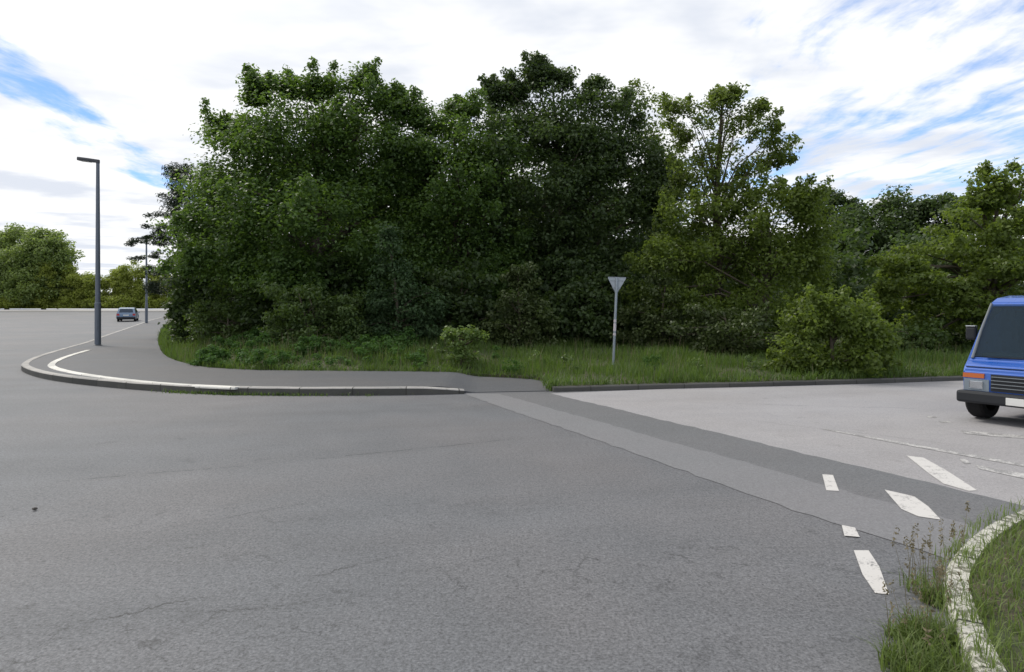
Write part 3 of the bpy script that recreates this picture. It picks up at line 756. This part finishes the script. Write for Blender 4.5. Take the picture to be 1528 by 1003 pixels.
# bramble patch
br_poly = [tuple(g(*p)[:2]) for p in [(285, 553), (330, 557), (400, 560), (480, 560), (560, 561), (640, 562), (630, 545), (560, 535), (520, 528), (430, 522), (330, 520), (300, 530)]]
P2 = scatter(rng, 3400, br_poly, -9, 0, 13, 30)
pn = np.sin(P2[:, 0]*2.1+P2[:, 1]*.9)*np.sin(P2[:, 0]*.9-P2[:, 1]*1.7+2)
sel = rng.random(len(P2)) < np.clip(.45+.6*pn, .05, 1); P2 = P2[sel]; pn = pn[sel]
C3 = np.column_stack([P2, np.array([Bz(x, y) for x, y in P2])+.06+np.clip(.16+.16*pn, .03, .4)*rng.random(len(P2))*1.4])
V, Fq, t = leaves(rng, C3, np.full(len(C3), .16), 60, .07, .8, .75, .1)
V[:, 2] = np.maximum(V[:, 2], .10)
tag(link_mesh('bramble_patch', np_mesh('bramble_patch', V, Fq, t), M_BRAMBLE), 'low sprawling brambles on the grass behind the pavement', 'ground cover', kind='stuff')

# grass in the near corner
near_poly = [(p.x, p.y) for p in ni]+[(9, 2), (9, 8)]
P2 = scatter(rng, 36000, near_poly, 2, 6.5, 1.8, 6.6)
P3 = np.column_stack([P2, np.full(len(P2), .085)])
ex = []
for p in offset_line(nk_ln, .12)+offset_line(nk_ln, -.01):
    if p.y < 5.2:
        for _ in range(14): ex.append((p.x+rng.normal()*.016, p.y+rng.normal()*.05, .07))
for p in offset_line(nk_ln, .06):
    if p.y < 4.0 and rng.random() < .22:
        for _ in range(22): ex.append((p.x+rng.normal()*.03, p.y+rng.normal()*.03, .095))
P3 = np.concatenate([P3, np.array(ex)])
V, Fq, t = blades(rng, P3, .085*(.6+.8*rng.random(len(P3))), .0055, .7)
tag(link_mesh('corner_grass', np_mesh('corner_grass', V, Fq, t), M_NEARGRASS), 'short thick grass on the near corner behind the kerb', 'grass', kind='stuff')

# leafy weeds standing in the verge grass
wr = random.Random(9)
for i, (wx, wy) in enumerate([(262, 520), (300, 512), (345, 506), (395, 510), (470, 512), (540, 520), (610, 528), (655, 545), (740, 540), (800, 550), (850, 556), (970, 552), (1040, 556), (1120, 560), (330, 525), (430, 505), (575, 508), (765, 560)]):
    c = g(wx, wy, .3)
    for _ in range(60):
        if HY+(EYE-Bz(c.x, c.y))/c.y*F <= wy: break
        c.y += .1; c.x = (wx-HX)/F*c.y
    hh = .16+.14*wr.random(); z0 = Bz(c.x, c.y)
    plant('weed', 'leafy weed standing in the grass of the verge', 'weed', 'weeds in the verge grass', [((c.x, c.y, z0+hh), (.16+.14*wr.random(), .16, hh*1.1))], (c.x, c.y, z0), [M_SAPLEAF, M_BUSH, M_BRAMBLE][i % 3], 300+i, dens=60, cr=.12, per=26, size=.06, trunk=False, low=-1.1, inner=.2, crown_name='foliage')

# moss and weeds in the gutter of the corner kerb
P = []
for p in kerb_ln:
    if -6.9 < p.x < -2.2 and p.y < 16:
        dens = 60 if (-6.4 < p.x < -4.2) else 10
        if -3.95 < p.x < -3.6: dens = 50
        for _ in range(dens): P.append((p.x+rng.normal()*.16, p.y-.02-abs(rng.normal())*.05, 0))
P = np.array(P)
V, Fq, t = blades(rng, P, np.full(len(P), .075), .012, .8)
tag(link_mesh('gutter_weeds', np_mesh('gutter_weeds', V, Fq, t), M_GRASS), 'small weeds and moss growing in the gutter along the corner kerb', 'weeds', kind='stuff')
P = []
for p in kerb2_ln:
    for _ in range(46):
        P.append((p.x+rng.uniform(-.2, .2), p.y+.10+abs(rng.normal())*.12, .10))
for p in resample(verge_ln, .1):
    if -9 < p.x < 1.0 and p.y < 17:
        for _ in range(16): P.append((p.x+rng.normal()*.05, p.y+.06+rng.normal()*.07, PZ(p.x, p.y)-.01))
P = np.array(P); P = P[P[:, 0] < 13]
V, Fq, t = blades(rng, P, np.full(len(P), .17), .014, .8)
tag(link_mesh('kerb_grass', np_mesh('kerb_grass', V, Fq, t), M_GRASS), 'grass leaning over the side road kerb and the edge of the pavement', 'grass', kind='stuff')

# tufts of tall grass in front of the near kerb: each a thing
def tuft(label, px, py, n, rad, hgt, seed, stalks=8, sh=.5):
    r = np.random.default_rng(seed); c = g(px, py)
    root = empty('grass_tuft', (c.x, c.y, .004)); tag(root, label, 'grass tuft', 'tall grass tufts by the near kerb')
    a = r.random(n)*2*np.pi; q = rad*np.sqrt(r.random(n))
    P = np.stack([np.cos(a)*q, np.sin(a)*q, np.zeros(n)], 1)
    V, Fq, t = blades(r, P, np.full(n, hgt), .0065, .75)
    link_mesh('blades', np_mesh('blades', V, Fq, t), M_NEARGRASS, root)
    if stalks:
        a = r.random(stalks)*2*np.pi; q = rad*np.sqrt(r.random(stalks))
        P = np.stack([np.cos(a)*q, np.sin(a)*q, np.zeros(stalks)], 1)
        V1, F1, t1 = blades(r, P, np.full(stalks, sh), .004, .22)
        tips = V1.reshape(-1, 6, 3)[:, 4]
        V2, F2, t2 = leaves(r, tips, np.full(stalks, .035), 12, .022, 0, .35, -.6, (.35, .35, 1.3))
        link_mesh('stalks', np_mesh('stalks', np.concatenate([V1, V2]), np.concatenate([F1, F2+len(V1)]), np.concatenate([t1, t2])), M_DRY, root)
    return root
tuft('dense green grass tuft left of the whitened kerb at the bottom', 1385, 962, 520, .12, .125, 81, 9, .36)
tuft('thin short grass tuft farthest left of the near tufts', 1352, 955, 150, .09, .085, 82, 4, .30)
tuft('grass tuft growing against the bend of the whitened kerb', 1394, 900, 200, .07, .11, 83, 14, .36)
tuft('short grass tuft at the very bottom edge in front of the kerb', 1378, 1008, 620, .17, .125, 84, 6, .33)
tuft('grass tuft with seeding stalks growing on the whitened kerb top', 1446, 930, 220, .10, .13, 85, 6, .34)
tuft('small grass tuft in the joint of the kerb near its far end', 1440, 838, 110, .06, .11, 86, 5, .26)
tuft('wispy seed stalks with few blades in front of the kerb bend', 1372, 880, 60, .10, .10, 87, 12, .26)

# ------------------------------------------------------------------ street furniture
M_POST = plain('lamp_post_paint', (.12, .14, .175), .45, .25, .5, .15, 4)
M_HEAD = plain('lamp_head_paint', (.05, .055, .065), .45, .2)
M_LENS = plain('lamp_lens', (.5, .5, .5), .25)
def lamp_post(label, base, height):
    root = empty('street_lamp', base); tag(root, label, 'street lamp', 'lamp posts along the main road')
    bm = bmesh.new(); tube(bm, [(0, 0, -.05), (0, 0, .02), (0, 0, 1.75), (0, 0, 1.80), (0, 0, height*.55), (0, 0, height-.05)], [.12, .12, .118, .098, .085, .066], 16)
    pole = obj('pole', bm, M_POST, root, smooth=False)
    bm = bmesh.new(); tube(bm, [(0, 0, 0), (0, 0, .012), (0, 0, .03)], [.17, .17, .125], 16); obj('base_collar', bm, M_HEAD, root)
    bm = bmesh.new(); box(bm, (0.015, -.118, .85), (.10, .012, .42), 0, .004); obj('service_door', bm, M_POST, root)
    bm = bmesh.new()
    # flat LED lantern on a short spigot, pointing to the road (-x), tipped up slightly
    pts = [(.06, .05), (-.10, .075), (-.35, .145), (-.70, .155), (-.80, .13), (-.84, .07)]
    top, bot = [], []
    rt = R(7)
    def tp(x, y, z): return Vector((x*math.cos(rt), y, height-.03-x*math.sin(rt)+z))
    loop = [(x, y) for x, y in pts]+[(x, -y) for x, y in reversed(pts)]
    top = [bm.verts.new(tp(x, y*.8, .085)) for x, y in loop]; midr = [bm.verts.new(tp(x, y, .02)) for x, y in loop]; bot = [bm.verts.new(tp(x, y*.95, -.045)) for x, y in loop]
    n = len(loop)
    for a, b in ((bot, midr), (midr, top)):
        for k in range(n): bm.faces.new((a[k], a[(k+1) % n], b[(k+1) % n], b[k]))
    bm.faces.new(top); bm.faces.new(list(reversed(bot)))
    head = obj('lantern', bm, M_HEAD, root)
    bm = bmesh.new()
    q = [tp(-.32, .10, -.049), tp(-.72, .11, -.049), tp(-.72, -.11, -.049), tp(-.32, -.10, -.049)]
    q2 = [v+Vector((0, 0, -.012)) for v in q]
    a = [bm.verts.new(v) for v in q]; b = [bm.verts.new(v) for v in q2]
    bm.faces.new(a); bm.faces.new(b)
    for k in range(4): bm.faces.new((a[k], a[(k+1) % 4], b[(k+1) % 4], b[k]))
    obj('lens', bm, M_LENS, head)
    bm = bmesh.new(); tube(bm, [(0, 0, height-.10), (0, 0, height+.03)], [.075, .07], 12); obj('spigot', bm, M_HEAD, root)
    return root
b1 = g(146, 515, KZ); b2 = g(218.5, 482, KZ)
lamp_post('tall dark grey lamp post on the pavement, nearer to the corner', (b1.x, b1.y, H(b1.y)+KZ-.008), (515-240)/F*b1.y)
lamp_post('second lamp post further up the main road, partly behind pine boughs', (b2.x, b2.y, H(b2.y)+KZ-.008), (515-240)/F*b1.y)

M_GALV = plain('galvanised_steel', (.30, .34, .38), .5, .55, .5, .18, 7)
M_SIGNBACK = plain('sign_back', (.36, .40, .45), .5, .3, .5, .1, 5)
M_STICK = plain('weathered_sticker', (.55, .50, .54), .6, 0, .4, .3, 40)
sb = Vector((0, 12, 0))
for _ in range(200):
    sb.y += .03; sb.x = (915-HX)/F*sb.y
    if HY+(EYE-Bz(sb.x, sb.y))/sb.y*F < 545: break
root = empty('road_sign', (sb.x, sb.y, Bz(sb.x, sb.y)-.02)); root.rotation_euler = (R(0), R(2.4), R(-10))
tag(root, 'grey back of a triangular give way sign on a slightly leaning post', 'road sign')
sc_ = sb.y/F
PH = (545-414)*sc_
bm = bmesh.new(); tube(bm, [(0, 0, -.2), (0, 0, PH)], [.032, .032], 14); obj('post', bm, M_GALV, root, smooth=False)
bm = bmesh.new()
tw, th = 14.2*sc_, 26.5*sc_
tri = [(-tw, PH+.03), (tw, PH+.03), (0, PH+.03-th)]
def rounded(tri, r=.03, k=4):
    out = []
    for i in range(3):
        p, a, b = Vector(tri[i]), Vector(tri[i-1]), Vector(tri[(i+1) % 3])
        u, v = p+(a-p).normalized()*r, p+(b-p).normalized()*r
        for j in range(k+1):
            t = j/k; out.append((1-t)**2*u+2*t*(1-t)*p+t*t*v)
    return out
rp = rounded(tri, .045)
f0 = [bm.verts.new((p.x, .036, p.y)) for p in rp]; f1 = [bm.verts.new((p.x, .039, p.y)) for p in rp]
bm.faces.new(f0); bm.faces.new(f1)
for k in range(len(rp)): bm.faces.new((f0[k], f0[(k+1) % len(rp)], f1[(k+1) % len(rp)], f1[k]))
plate = obj('sign_plate', bm, M_SIGNBACK, root)
bm = bmesh.new()
for i in range(len(rp)):
    a, b = rp[i], rp[(i+1) % len(rp)]
c = Vector((0, PH+.03-th*.36))
rpi = [c+(p-c)*.94 for p in rp]
ring = [[bm.verts.new((p.x, yy, p.y)) for p in L] for L, yy in ((rp, .0355), (rp, .022), (rpi, .022), (rpi, .0355))]
n = len(rp)
for r0, r1 in zip(ring, ring[1:]):
    for k in range(n): bm.faces.new((r0[k], r0[(k+1) % n], r1[(k+1) % n], r1[k]))
obj('rim', bm, M_SIGNBACK, root)
for z in (PH-.06, PH-.24):
    bm = bmesh.new(); wv = .16 if z > PH-.1 else .10
    box(bm, (0, .034, z), (wv*2, .012, .03)); tube(bm, [(0, 0, z-.016), (0, 0, z+.016)], [.037, .037], 14); obj('bracket', bm, M_GALV, root)
for z, hh in ((.98, .20), (1.14, .07), (.80, .06)):
    bm = bmesh.new()
    tube(bm, [(0, 0, z-hh/2), (0, 0, z+hh/2)], [.0335, .0335], 14, cap=False); obj('sticker', bm, M_STICK, root)

# small stone on the road
M_STONE = plain('dark_stone', (.05, .045, .04), .9)
c = g(52, 762)
bm = bmesh.new(); bmesh.ops.create_icosphere(bm, subdivisions=2, radius=.015)
for v in bm.verts: v.co = Vector((v.co.x*1.3, v.co.y*.9, v.co.z*.7+.014))*(.85+.3*random.Random(round(v.co.x*1e4)).random())
o = obj('stone', bm, M_STONE); o.location = (c.x, c.y, 0); tag(o, 'small dark stone lying alone on the road at the left', 'stone')

# ------------------------------------------------------------------ vehicles
M_BLUE_PAINT = plain('blue_car_paint', (.010, .085, .40), .28, .15, .5, .06, 3, .6)
M_SILVER = plain('silver_blue_paint', (.10, .16, .25), .3, .3, .5, .05, 3, .6)
M_GLASS = plain('tinted_glass', (.015, .03, .055), .05, 0, .35, .05, 2)
M_RUBBER = plain('tyre_rubber', (.012, .012, .013), .85, 0, .3)
M_TRIM = plain('black_plastic', (.016, .018, .022), .6, 0, .4)
M_GREYTRIM = plain('grey_plastic', (.16, .18, .20), .5, 0, .4)
M_RIM = plain('wheel_metal', (.35, .36, .37), .4, .7)
M_AMBER = plain('amber_lens', (.42, .10, .015), .25, 0, .5)
M_RED = plain('red_lens', (.35, .015, .012), .25, 0, .5)
M_CLEAR = plain('headlight_glass', (.26, .31, .36), .12, .3, .8)
M_WHITEP = plain('plate_white', (.7, .7, .68), .4)
M_CHROME = plain('mirror_metal', (.55, .57, .6), .2, .9)

_m, _T, _b = new_mat('windscreen_glass')
_b.inputs['Base Color'].default_value = (.03, .06, .09, 1); _b.inputs['Roughness'].default_value = .03; _b.inputs['Specular IOR Level'].default_value = .6
_tr = _T.node('ShaderNodeBsdfTransparent'); _tr.inputs[0].default_value = (.62, .74, .80, 1)
_mx = _T.node('ShaderNodeMixShader'); _mx.inputs[0].default_value = .72
_T.l.new(_b.outputs[0], _mx.inputs[1]); _T.l.new(_tr.outputs[0], _mx.inputs[2]); _T.l.new(_mx.outputs[0], _T.n['Material Output'].inputs[0])
M_SCREEN = _m
M_SEAT = plain('seat_cloth', (.06, .065, .075), .9)
class Car:
    """side profile drawn as (x, z); half width from the height; x forward from the front bumper at 0"""
    def __init__(s, prof, hw, nose=0): s.prof, s.hw, s.nose = prof, hw, nose
    def w(s, x, z): 
        k = 1-s.nose*max(0, x+.5)**2-s.nose*.4*max(0, s.tail-x+0.5)**2 if s.nose else 1
        return s.hw(z)*k
    tail = -4
    def body(s, name, mat, parent, bev=.035, opening=None):
        bm = bmesh.new()
        L = [bm.verts.new((x, s.w(x, z), z)) for x, z in s.prof]; Rr = [bm.verts.new((x, -s.w(x, z), z)) for x, z in s.prof]
        n = len(L)
        bm.faces.new(L); bm.faces.new(list(reversed(Rr)))
        for k in range(n): bm.faces.new((L[k], Rr[k], Rr[(k+1) % n], L[(k+1) % n]))
        bmesh.ops.recalc_face_normals(bm, faces=bm.faces)
        if opening is not None:      # real hole for the windscreen
            k = opening; vs = {L[k], Rr[k], Rr[k+1], L[k+1]}
            ft = [f for f in bm.faces if set(f.verts) == vs]
            bmesh.ops.inset_individual(bm, faces=ft, thickness=.075, depth=0)
            ft = [f for f in bm.faces if f in ft]
            bmesh.ops.delete(bm, geom=ft, context='FACES_ONLY')
        es = [e for e in bm.edges if len(e.link_faces) == 2 and e.calc_face_angle(0) > R(20)]
        bmesh.ops.bevel(bm, geom=es, offset=bev, segments=3, affect='EDGES', clamp_overlap=True)
        bmesh.ops.triangulate(bm, faces=[f for f in bm.faces if len(f.verts) > 4])
        return obj(name, bm, mat, parent)
    def side_panel(s, name, poly, mat, parent, sign, out=.006, thick=.02):
        bm = bmesh.new()
        A = [bm.verts.new((x, sign*(s.w(x, z)+out), z)) for x, z in poly]; B = [bm.verts.new((x, sign*(s.w(x, z)-thick), z)) for x, z in poly]
        n = len(A); bm.faces.new(A); bm.faces.new(list(reversed(B)))
        for k in range(n): bm.faces.new((A[k], A[(k+1) % n], B[(k+1) % n], B[k]))
        return obj(name, bm, mat, parent)
    def cross_panel(s, name, rows, mat, parent, out=(.006, .004), thick=.02):
        """panel on the front or rear: rows of (x, z, y_from, y_to)"""
        bm = bmesh.new(); ra = []
        for (x, z, y0, y1) in rows:
            ra.append([bm.verts.new((x+out[0], y0, z+out[1])), bm.verts.new((x+out[0], y1, z+out[1])), bm.verts.new((x-thick*math.copysign(1, out[0]), y1, z)), bm.verts.new((x-thick*math.copysign(1, out[0]), y0, z))])
        for p, q in zip(ra, ra[1:]):
            for k in range(4): bm.faces.new((p[k], p[(k+1) % 4], q[(k+1) % 4], q[k]))
        bm.faces.new(ra[0]); bm.faces.new(list(reversed(ra[-1])))
        return obj(name, bm, mat, parent)
def wheel(parent, x, y, r, wdt, sign):
    bm = bmesh.new()
    prof = [(r*.62, -wdt/2), (r*.93, -wdt/2), (r, -wdt*.36), (r, wdt*.36), (r*.93, wdt/2), (r*.62, wdt/2)]
    n = 28; rings = [[bm.verts.new((math.cos(2*math.pi*k/n)*a, b, math.sin(2*math.pi*k/n)*a)) for k in range(n)] for a, b in prof]
    for p, q in zip(rings, rings[1:]+rings[:1]):
        for k in range(n): bm.faces.new((p[k], p[(k+1) % n], q[(k+1) % n], q[k]))
    o = empty('wheel', (x, y, r)); o.parent = parent
    t = obj('tyre', bm, M_RUBBER, o)
    bm = bmesh.new()
    pr = [(.03, wdt*.30), (r*.18, wdt*.34), (r*.5, wdt*.22), (r*.6, wdt*.40), (r*.64, wdt*.40), (r*.64, -wdt*.4)]
    rings = [[bm.verts.new((math.cos(2*math.pi*k/n)*a, sign*b, math.sin(2*math.pi*k/n)*a)) for k in range(n)] for a, b in pr]
    for p, q in zip(rings, rings[1:]):
        for k in range(n): bm.faces.new((p[k], p[(k+1) % n], q[(k+1) % n], q[k]))
    bm.faces.new(rings[0]); obj('rim', bm, M_RIM, o)
    return o
def arch(cx, cz, r, k=8, z0=.28):
    a0 = math.asin(max(-1, min(1, (z0-cz)/r)))
    return [(cx+r*math.cos(math.pi-a0-(math.pi-2*a0)*j/k), cz+r*math.sin(math.pi-a0-(math.pi-2*a0)*j/k)) for j in range(k+1)]

# --- blue van
def hw_van(z): return .87-.02*max(0, .6-z) if z < 1.0 else .87-.19*((z-1.0)/.9)**1.2
fa, ra_ = -.44, -3.10
prof = [(-.02, .30), (0, .44), (0, .60), (-.02, .72), (-.07, .79), (-.20, .86), (-.58, 1.70), (-.72, 1.77), (-1.05, 1.81), (-3.85, 1.81), (-4.05, 1.72), (-4.18, 1.0), (-4.2, .30)] + arch(ra_, .31, .37, z0=.30) + arch(fa, .31, .37, z0=.30)
van_c = Car(prof, hw_van, .22); van_c.tail = -4.2
HD = Vector((-.872, -.49, 0)).normalized()
VR = Vector((HD.y, -HD.x, 0))                    # its right hand
corner = g(1440, 627)
vo = corner - VR*.80 + HD*.02
van = empty('van', (vo.x, vo.y, .010), math.atan2(HD.y, HD.x))
tag(van, 'bright blue van with a sloping windscreen coming along the side road', 'van')
van_c.body('body', M_BLUE_PAINT, van, opening=5)
van_c.cross_panel('windscreen', [(-.222, .91, -.80, .80), (-.395, 1.29, -.755, .755), (-.565, 1.667, -.68, .68)], M_SCREEN, van, (.008, .008))
for s_ in (-1, 1):
    bm = bmesh.new(); tube(bm, [(-.20, s_*.785, .89), (-.385, s_*.755, 1.29), (-.57, s_*.70, 1.69)], [.02, .018, .016], 8); obj('windscreen_pillar', bm, M_GREYTRIM, van)
for s_ in (-1, 1):
    door = van_c.side_panel('door', [(-.92, .42), (-.92, .90), (-2.05, .90), (-2.05, .42)], M_BLUE_PAINT, van, s_, .008)
    van_c.side_panel('window', [(-.45, .97), (-.75, 1.62), (-2.0, 1.66), (-2.0, .97)], M_GLASS, door, s_, .008)
    bm = bmesh.new(); box(bm, (-1.92, s_*.88, .84), (.16, .03, .03), 0, .008); obj('handle', bm, M_TRIM, door)
    van_c.side_panel('side_window', [(-2.1, .97), (-2.1, 1.66), (-3.85, 1.66), (-3.95, .97)], M_GLASS, van, s_, .008)
    bm = bmesh.new(); box(bm, (-.66, s_*1.0, 1.24), (.08, .15, .20), 0, .03); m_ = obj('mirror', bm, M_TRIM, van)
    bm = bmesh.new(); box(bm, (-.65, s_*1.0, 1.348), (.07, .13, .016), 0, .005); obj('mirror_cap', bm, M_CHROME, m_)
    bm = bmesh.new(); tube(bm, [(-.66, s_*.80, 1.10), (-.66, s_*.94, 1.17)], [.02, .02], 8); obj('mirror_arm', bm, M_TRIM, m_)
    y0, y1 = sorted((s_*.49, s_*.80)); yi0, yi1 = sorted((s_*.55, s_*.815))
    van_c.cross_panel('headlight', [(-.005, .44, y0, y1), (-.005, .605, y0, y1)], M_CLEAR, van, (.014, 0))
    van_c.cross_panel('indicator', [(-.004, .62, yi0, yi1), (-.012, .685, yi0, yi1)], M_AMBER, van, (.016, .002))
    for wx in (fa, ra_): wheel(van, wx, s_*.755, .31, .22, s_)
bm = bmesh.new(); box(bm, (-.52, 0, .90), (.40, 1.46, .14), 0, .03); box(bm, (-.62, .36, 1.0), (.18, .42, .10), 0, .03); obj('dashboard', bm, M_TRIM, van)
bm = bmesh.new(); box(bm, (-2.02, 0, 1.05), (.03, 1.5, 1.3)); obj('bulkhead', bm, M_TRIM, van)
for s_ in (-1, 1):
    bm = bmesh.new(); box(bm, (-1.45, s_*.42, 1.05), (.16, .50, .66), 0, .05); box(bm, (-1.25, s_*.42, .72), (.50, .50, .14), 0, .04); box(bm, (-1.48, s_*.42, 1.49), (.10, .26, .18), 0, .04); obj('seat', bm, M_SEAT, van)
bm = bmesh.new(); n = 20
tube(bm, [(-.86+.10*math.sin(2*math.pi*k/n), .40+.19*math.cos(2*math.pi*k/n), 1.06+.16*math.sin(2*math.pi*k/n)) for k in range(n+1)], [.014]*(n+1), 6)
tube(bm, [(-.86, .21, 1.06), (-.86, .59, 1.06)], [.012, .012], 6); tube(bm, [(-.86, .40, 1.06), (-.62, .40, .93)], [.025, .03], 8); obj('steering_wheel', bm, M_TRIM, van)
for s_ in (-1, 1):
    y0, y1 = sorted((s_*.53, s_*.76))
    bm = bmesh.new(); box(bm, (.018, (y0+y1)/2, .525), (.006, .17, .11), 0, .01); obj('reflector', bm, M_CHROME, van)
for z in (.50, .55, .60, .65):
    bm = bmesh.new(); box(bm, (.012-.06*max(0, z-.6), 0, z), (.018, .92, .012), 0, .003); obj('grille_slat', bm, M_GREYTRIM, van)
bm = bmesh.new(); tube(bm, [(-.046, -.80, .775), (-.046, .80, .775)], [.006, .006], 6); obj('bonnet_seam', bm, M_TRIM, van)
van_c.cross_panel('grille', [(0, .45, -.47, .47), (-.012, .685, -.47, .47)], M_TRIM, van, (.010, 0))
bm = bmesh.new(); box(bm, (.03, 0, .35), (.14, 1.74, .17), 0, .035); box(bm, (-.28, .85, .35), (.55, .05, .16), 0, .02); box(bm, (-.28, -.85, .35), (.55, .05, .16), 0, .02)
obj('bumper', bm, M_TRIM, van)
bm = bmesh.new(); box(bm, (.104, 0, .34), (.012, .50, .10), 0, .003); obj('number_plate', bm, M_WHITEP, van)
bm = bmesh.new(); box(bm, (-.21, .30, .915), (.02, .55, .014), R(3)); box(bm, (-.21, -.36, .915), (.02, .5, .014), R(3)); obj('wiper', bm, M_TRIM, van)
bm = bmesh.new(); box(bm, (-2.0, 0, .30), (3.6, 1.3, .10)); obj('underbody', bm, M_TRIM, van)

# --- silver-blue hatchback driving away up the main road
def hw_car(z): return .86 if z < .85 else .86-.20*((z-.85)/.6)**1.1
cb = g(188, 480.2); 
k1, k2 = g(166, 500.5), g(206, 486)
dirc = Vector((k2.x-k1.x, k2.y-k1.y, 0)).normalized()
prof = [(0, .32), (.0, .60), (-.10, .72), (-.9, .86), (-1.55, 1.36), (-1.85, 1.45), (-3.1, 1.44), (-3.45, 1.36), (-3.88, .92), (-3.97, .78), (-4.0, .55), (-3.97, .30)] + arch(-3.25, .30, .34, z0=.30) + arch(-.75, .30, .34, z0=.30)
car_c = Car(prof, hw_car, .12); car_c.tail = -4
co = Vector((cb.x, cb.y, 0)) + dirc*4.0
car = empty('hatchback_car', (co.x, co.y, H(co.y)-.02), math.atan2(dirc.y, dirc.x))
sl_ = (H(co.y)-H(cb.y))/4.0
car.rotation_euler = (0, -math.atan(sl_), math.atan2(dirc.y, dirc.x))
tag(car, 'small silver blue hatchback seen from behind driving up the main road', 'car')
car_c.body('body', M_SILVER, car)
car_c.cross_panel('rear_window', [(-3.84, .97, -.62, .62), (-3.50, 1.32, -.54, .54)], M_GLASS, car, (-.008, .008))
car_c.cross_panel('windscreen', [(-.97, .93, -.66, .66), (-1.50, 1.33, -.58, .58)], M_GLASS, car, (.008, .008))
for s_ in (-1, 1):
    car_c.side_panel('side_window', [(-1.15, .92), (-1.65, 1.33), (-3.15, 1.34), (-3.45, .95)], M_GLASS, car, s_, .008)
    y0, y1 = sorted((s_*.58, s_*.83))
    car_c.cross_panel('tail_light', [(-3.985, .64, y0, y1), (-3.95, .84, y0, y1)], M_RED, car, (-.02, 0))
    bm = bmesh.new(); box(bm, (-1.25, s_*.93, .95), (.10, .16, .12), 0, .03); obj('mirror', bm, M_SILVER, car)
    for wx in (-.75, -3.25): wheel(car, wx, s_*.74, .30, .19, s_)
bm = bmesh.new(); box(bm, (-3.98, 0, .40), (.14, 1.66, .20), 0, .04); obj('bumper', bm, M_TRIM, car)
bm = bmesh.new(); box(bm, (-4.0, 0, .68), (.03, .5, .11), 0, .003); obj('number_plate', bm, M_WHITEP, car)
bm = bmesh.new(); box(bm, (-2.0, 0, .28), (3.5, 1.3, .10)); obj('underbody', bm, M_TRIM, car)
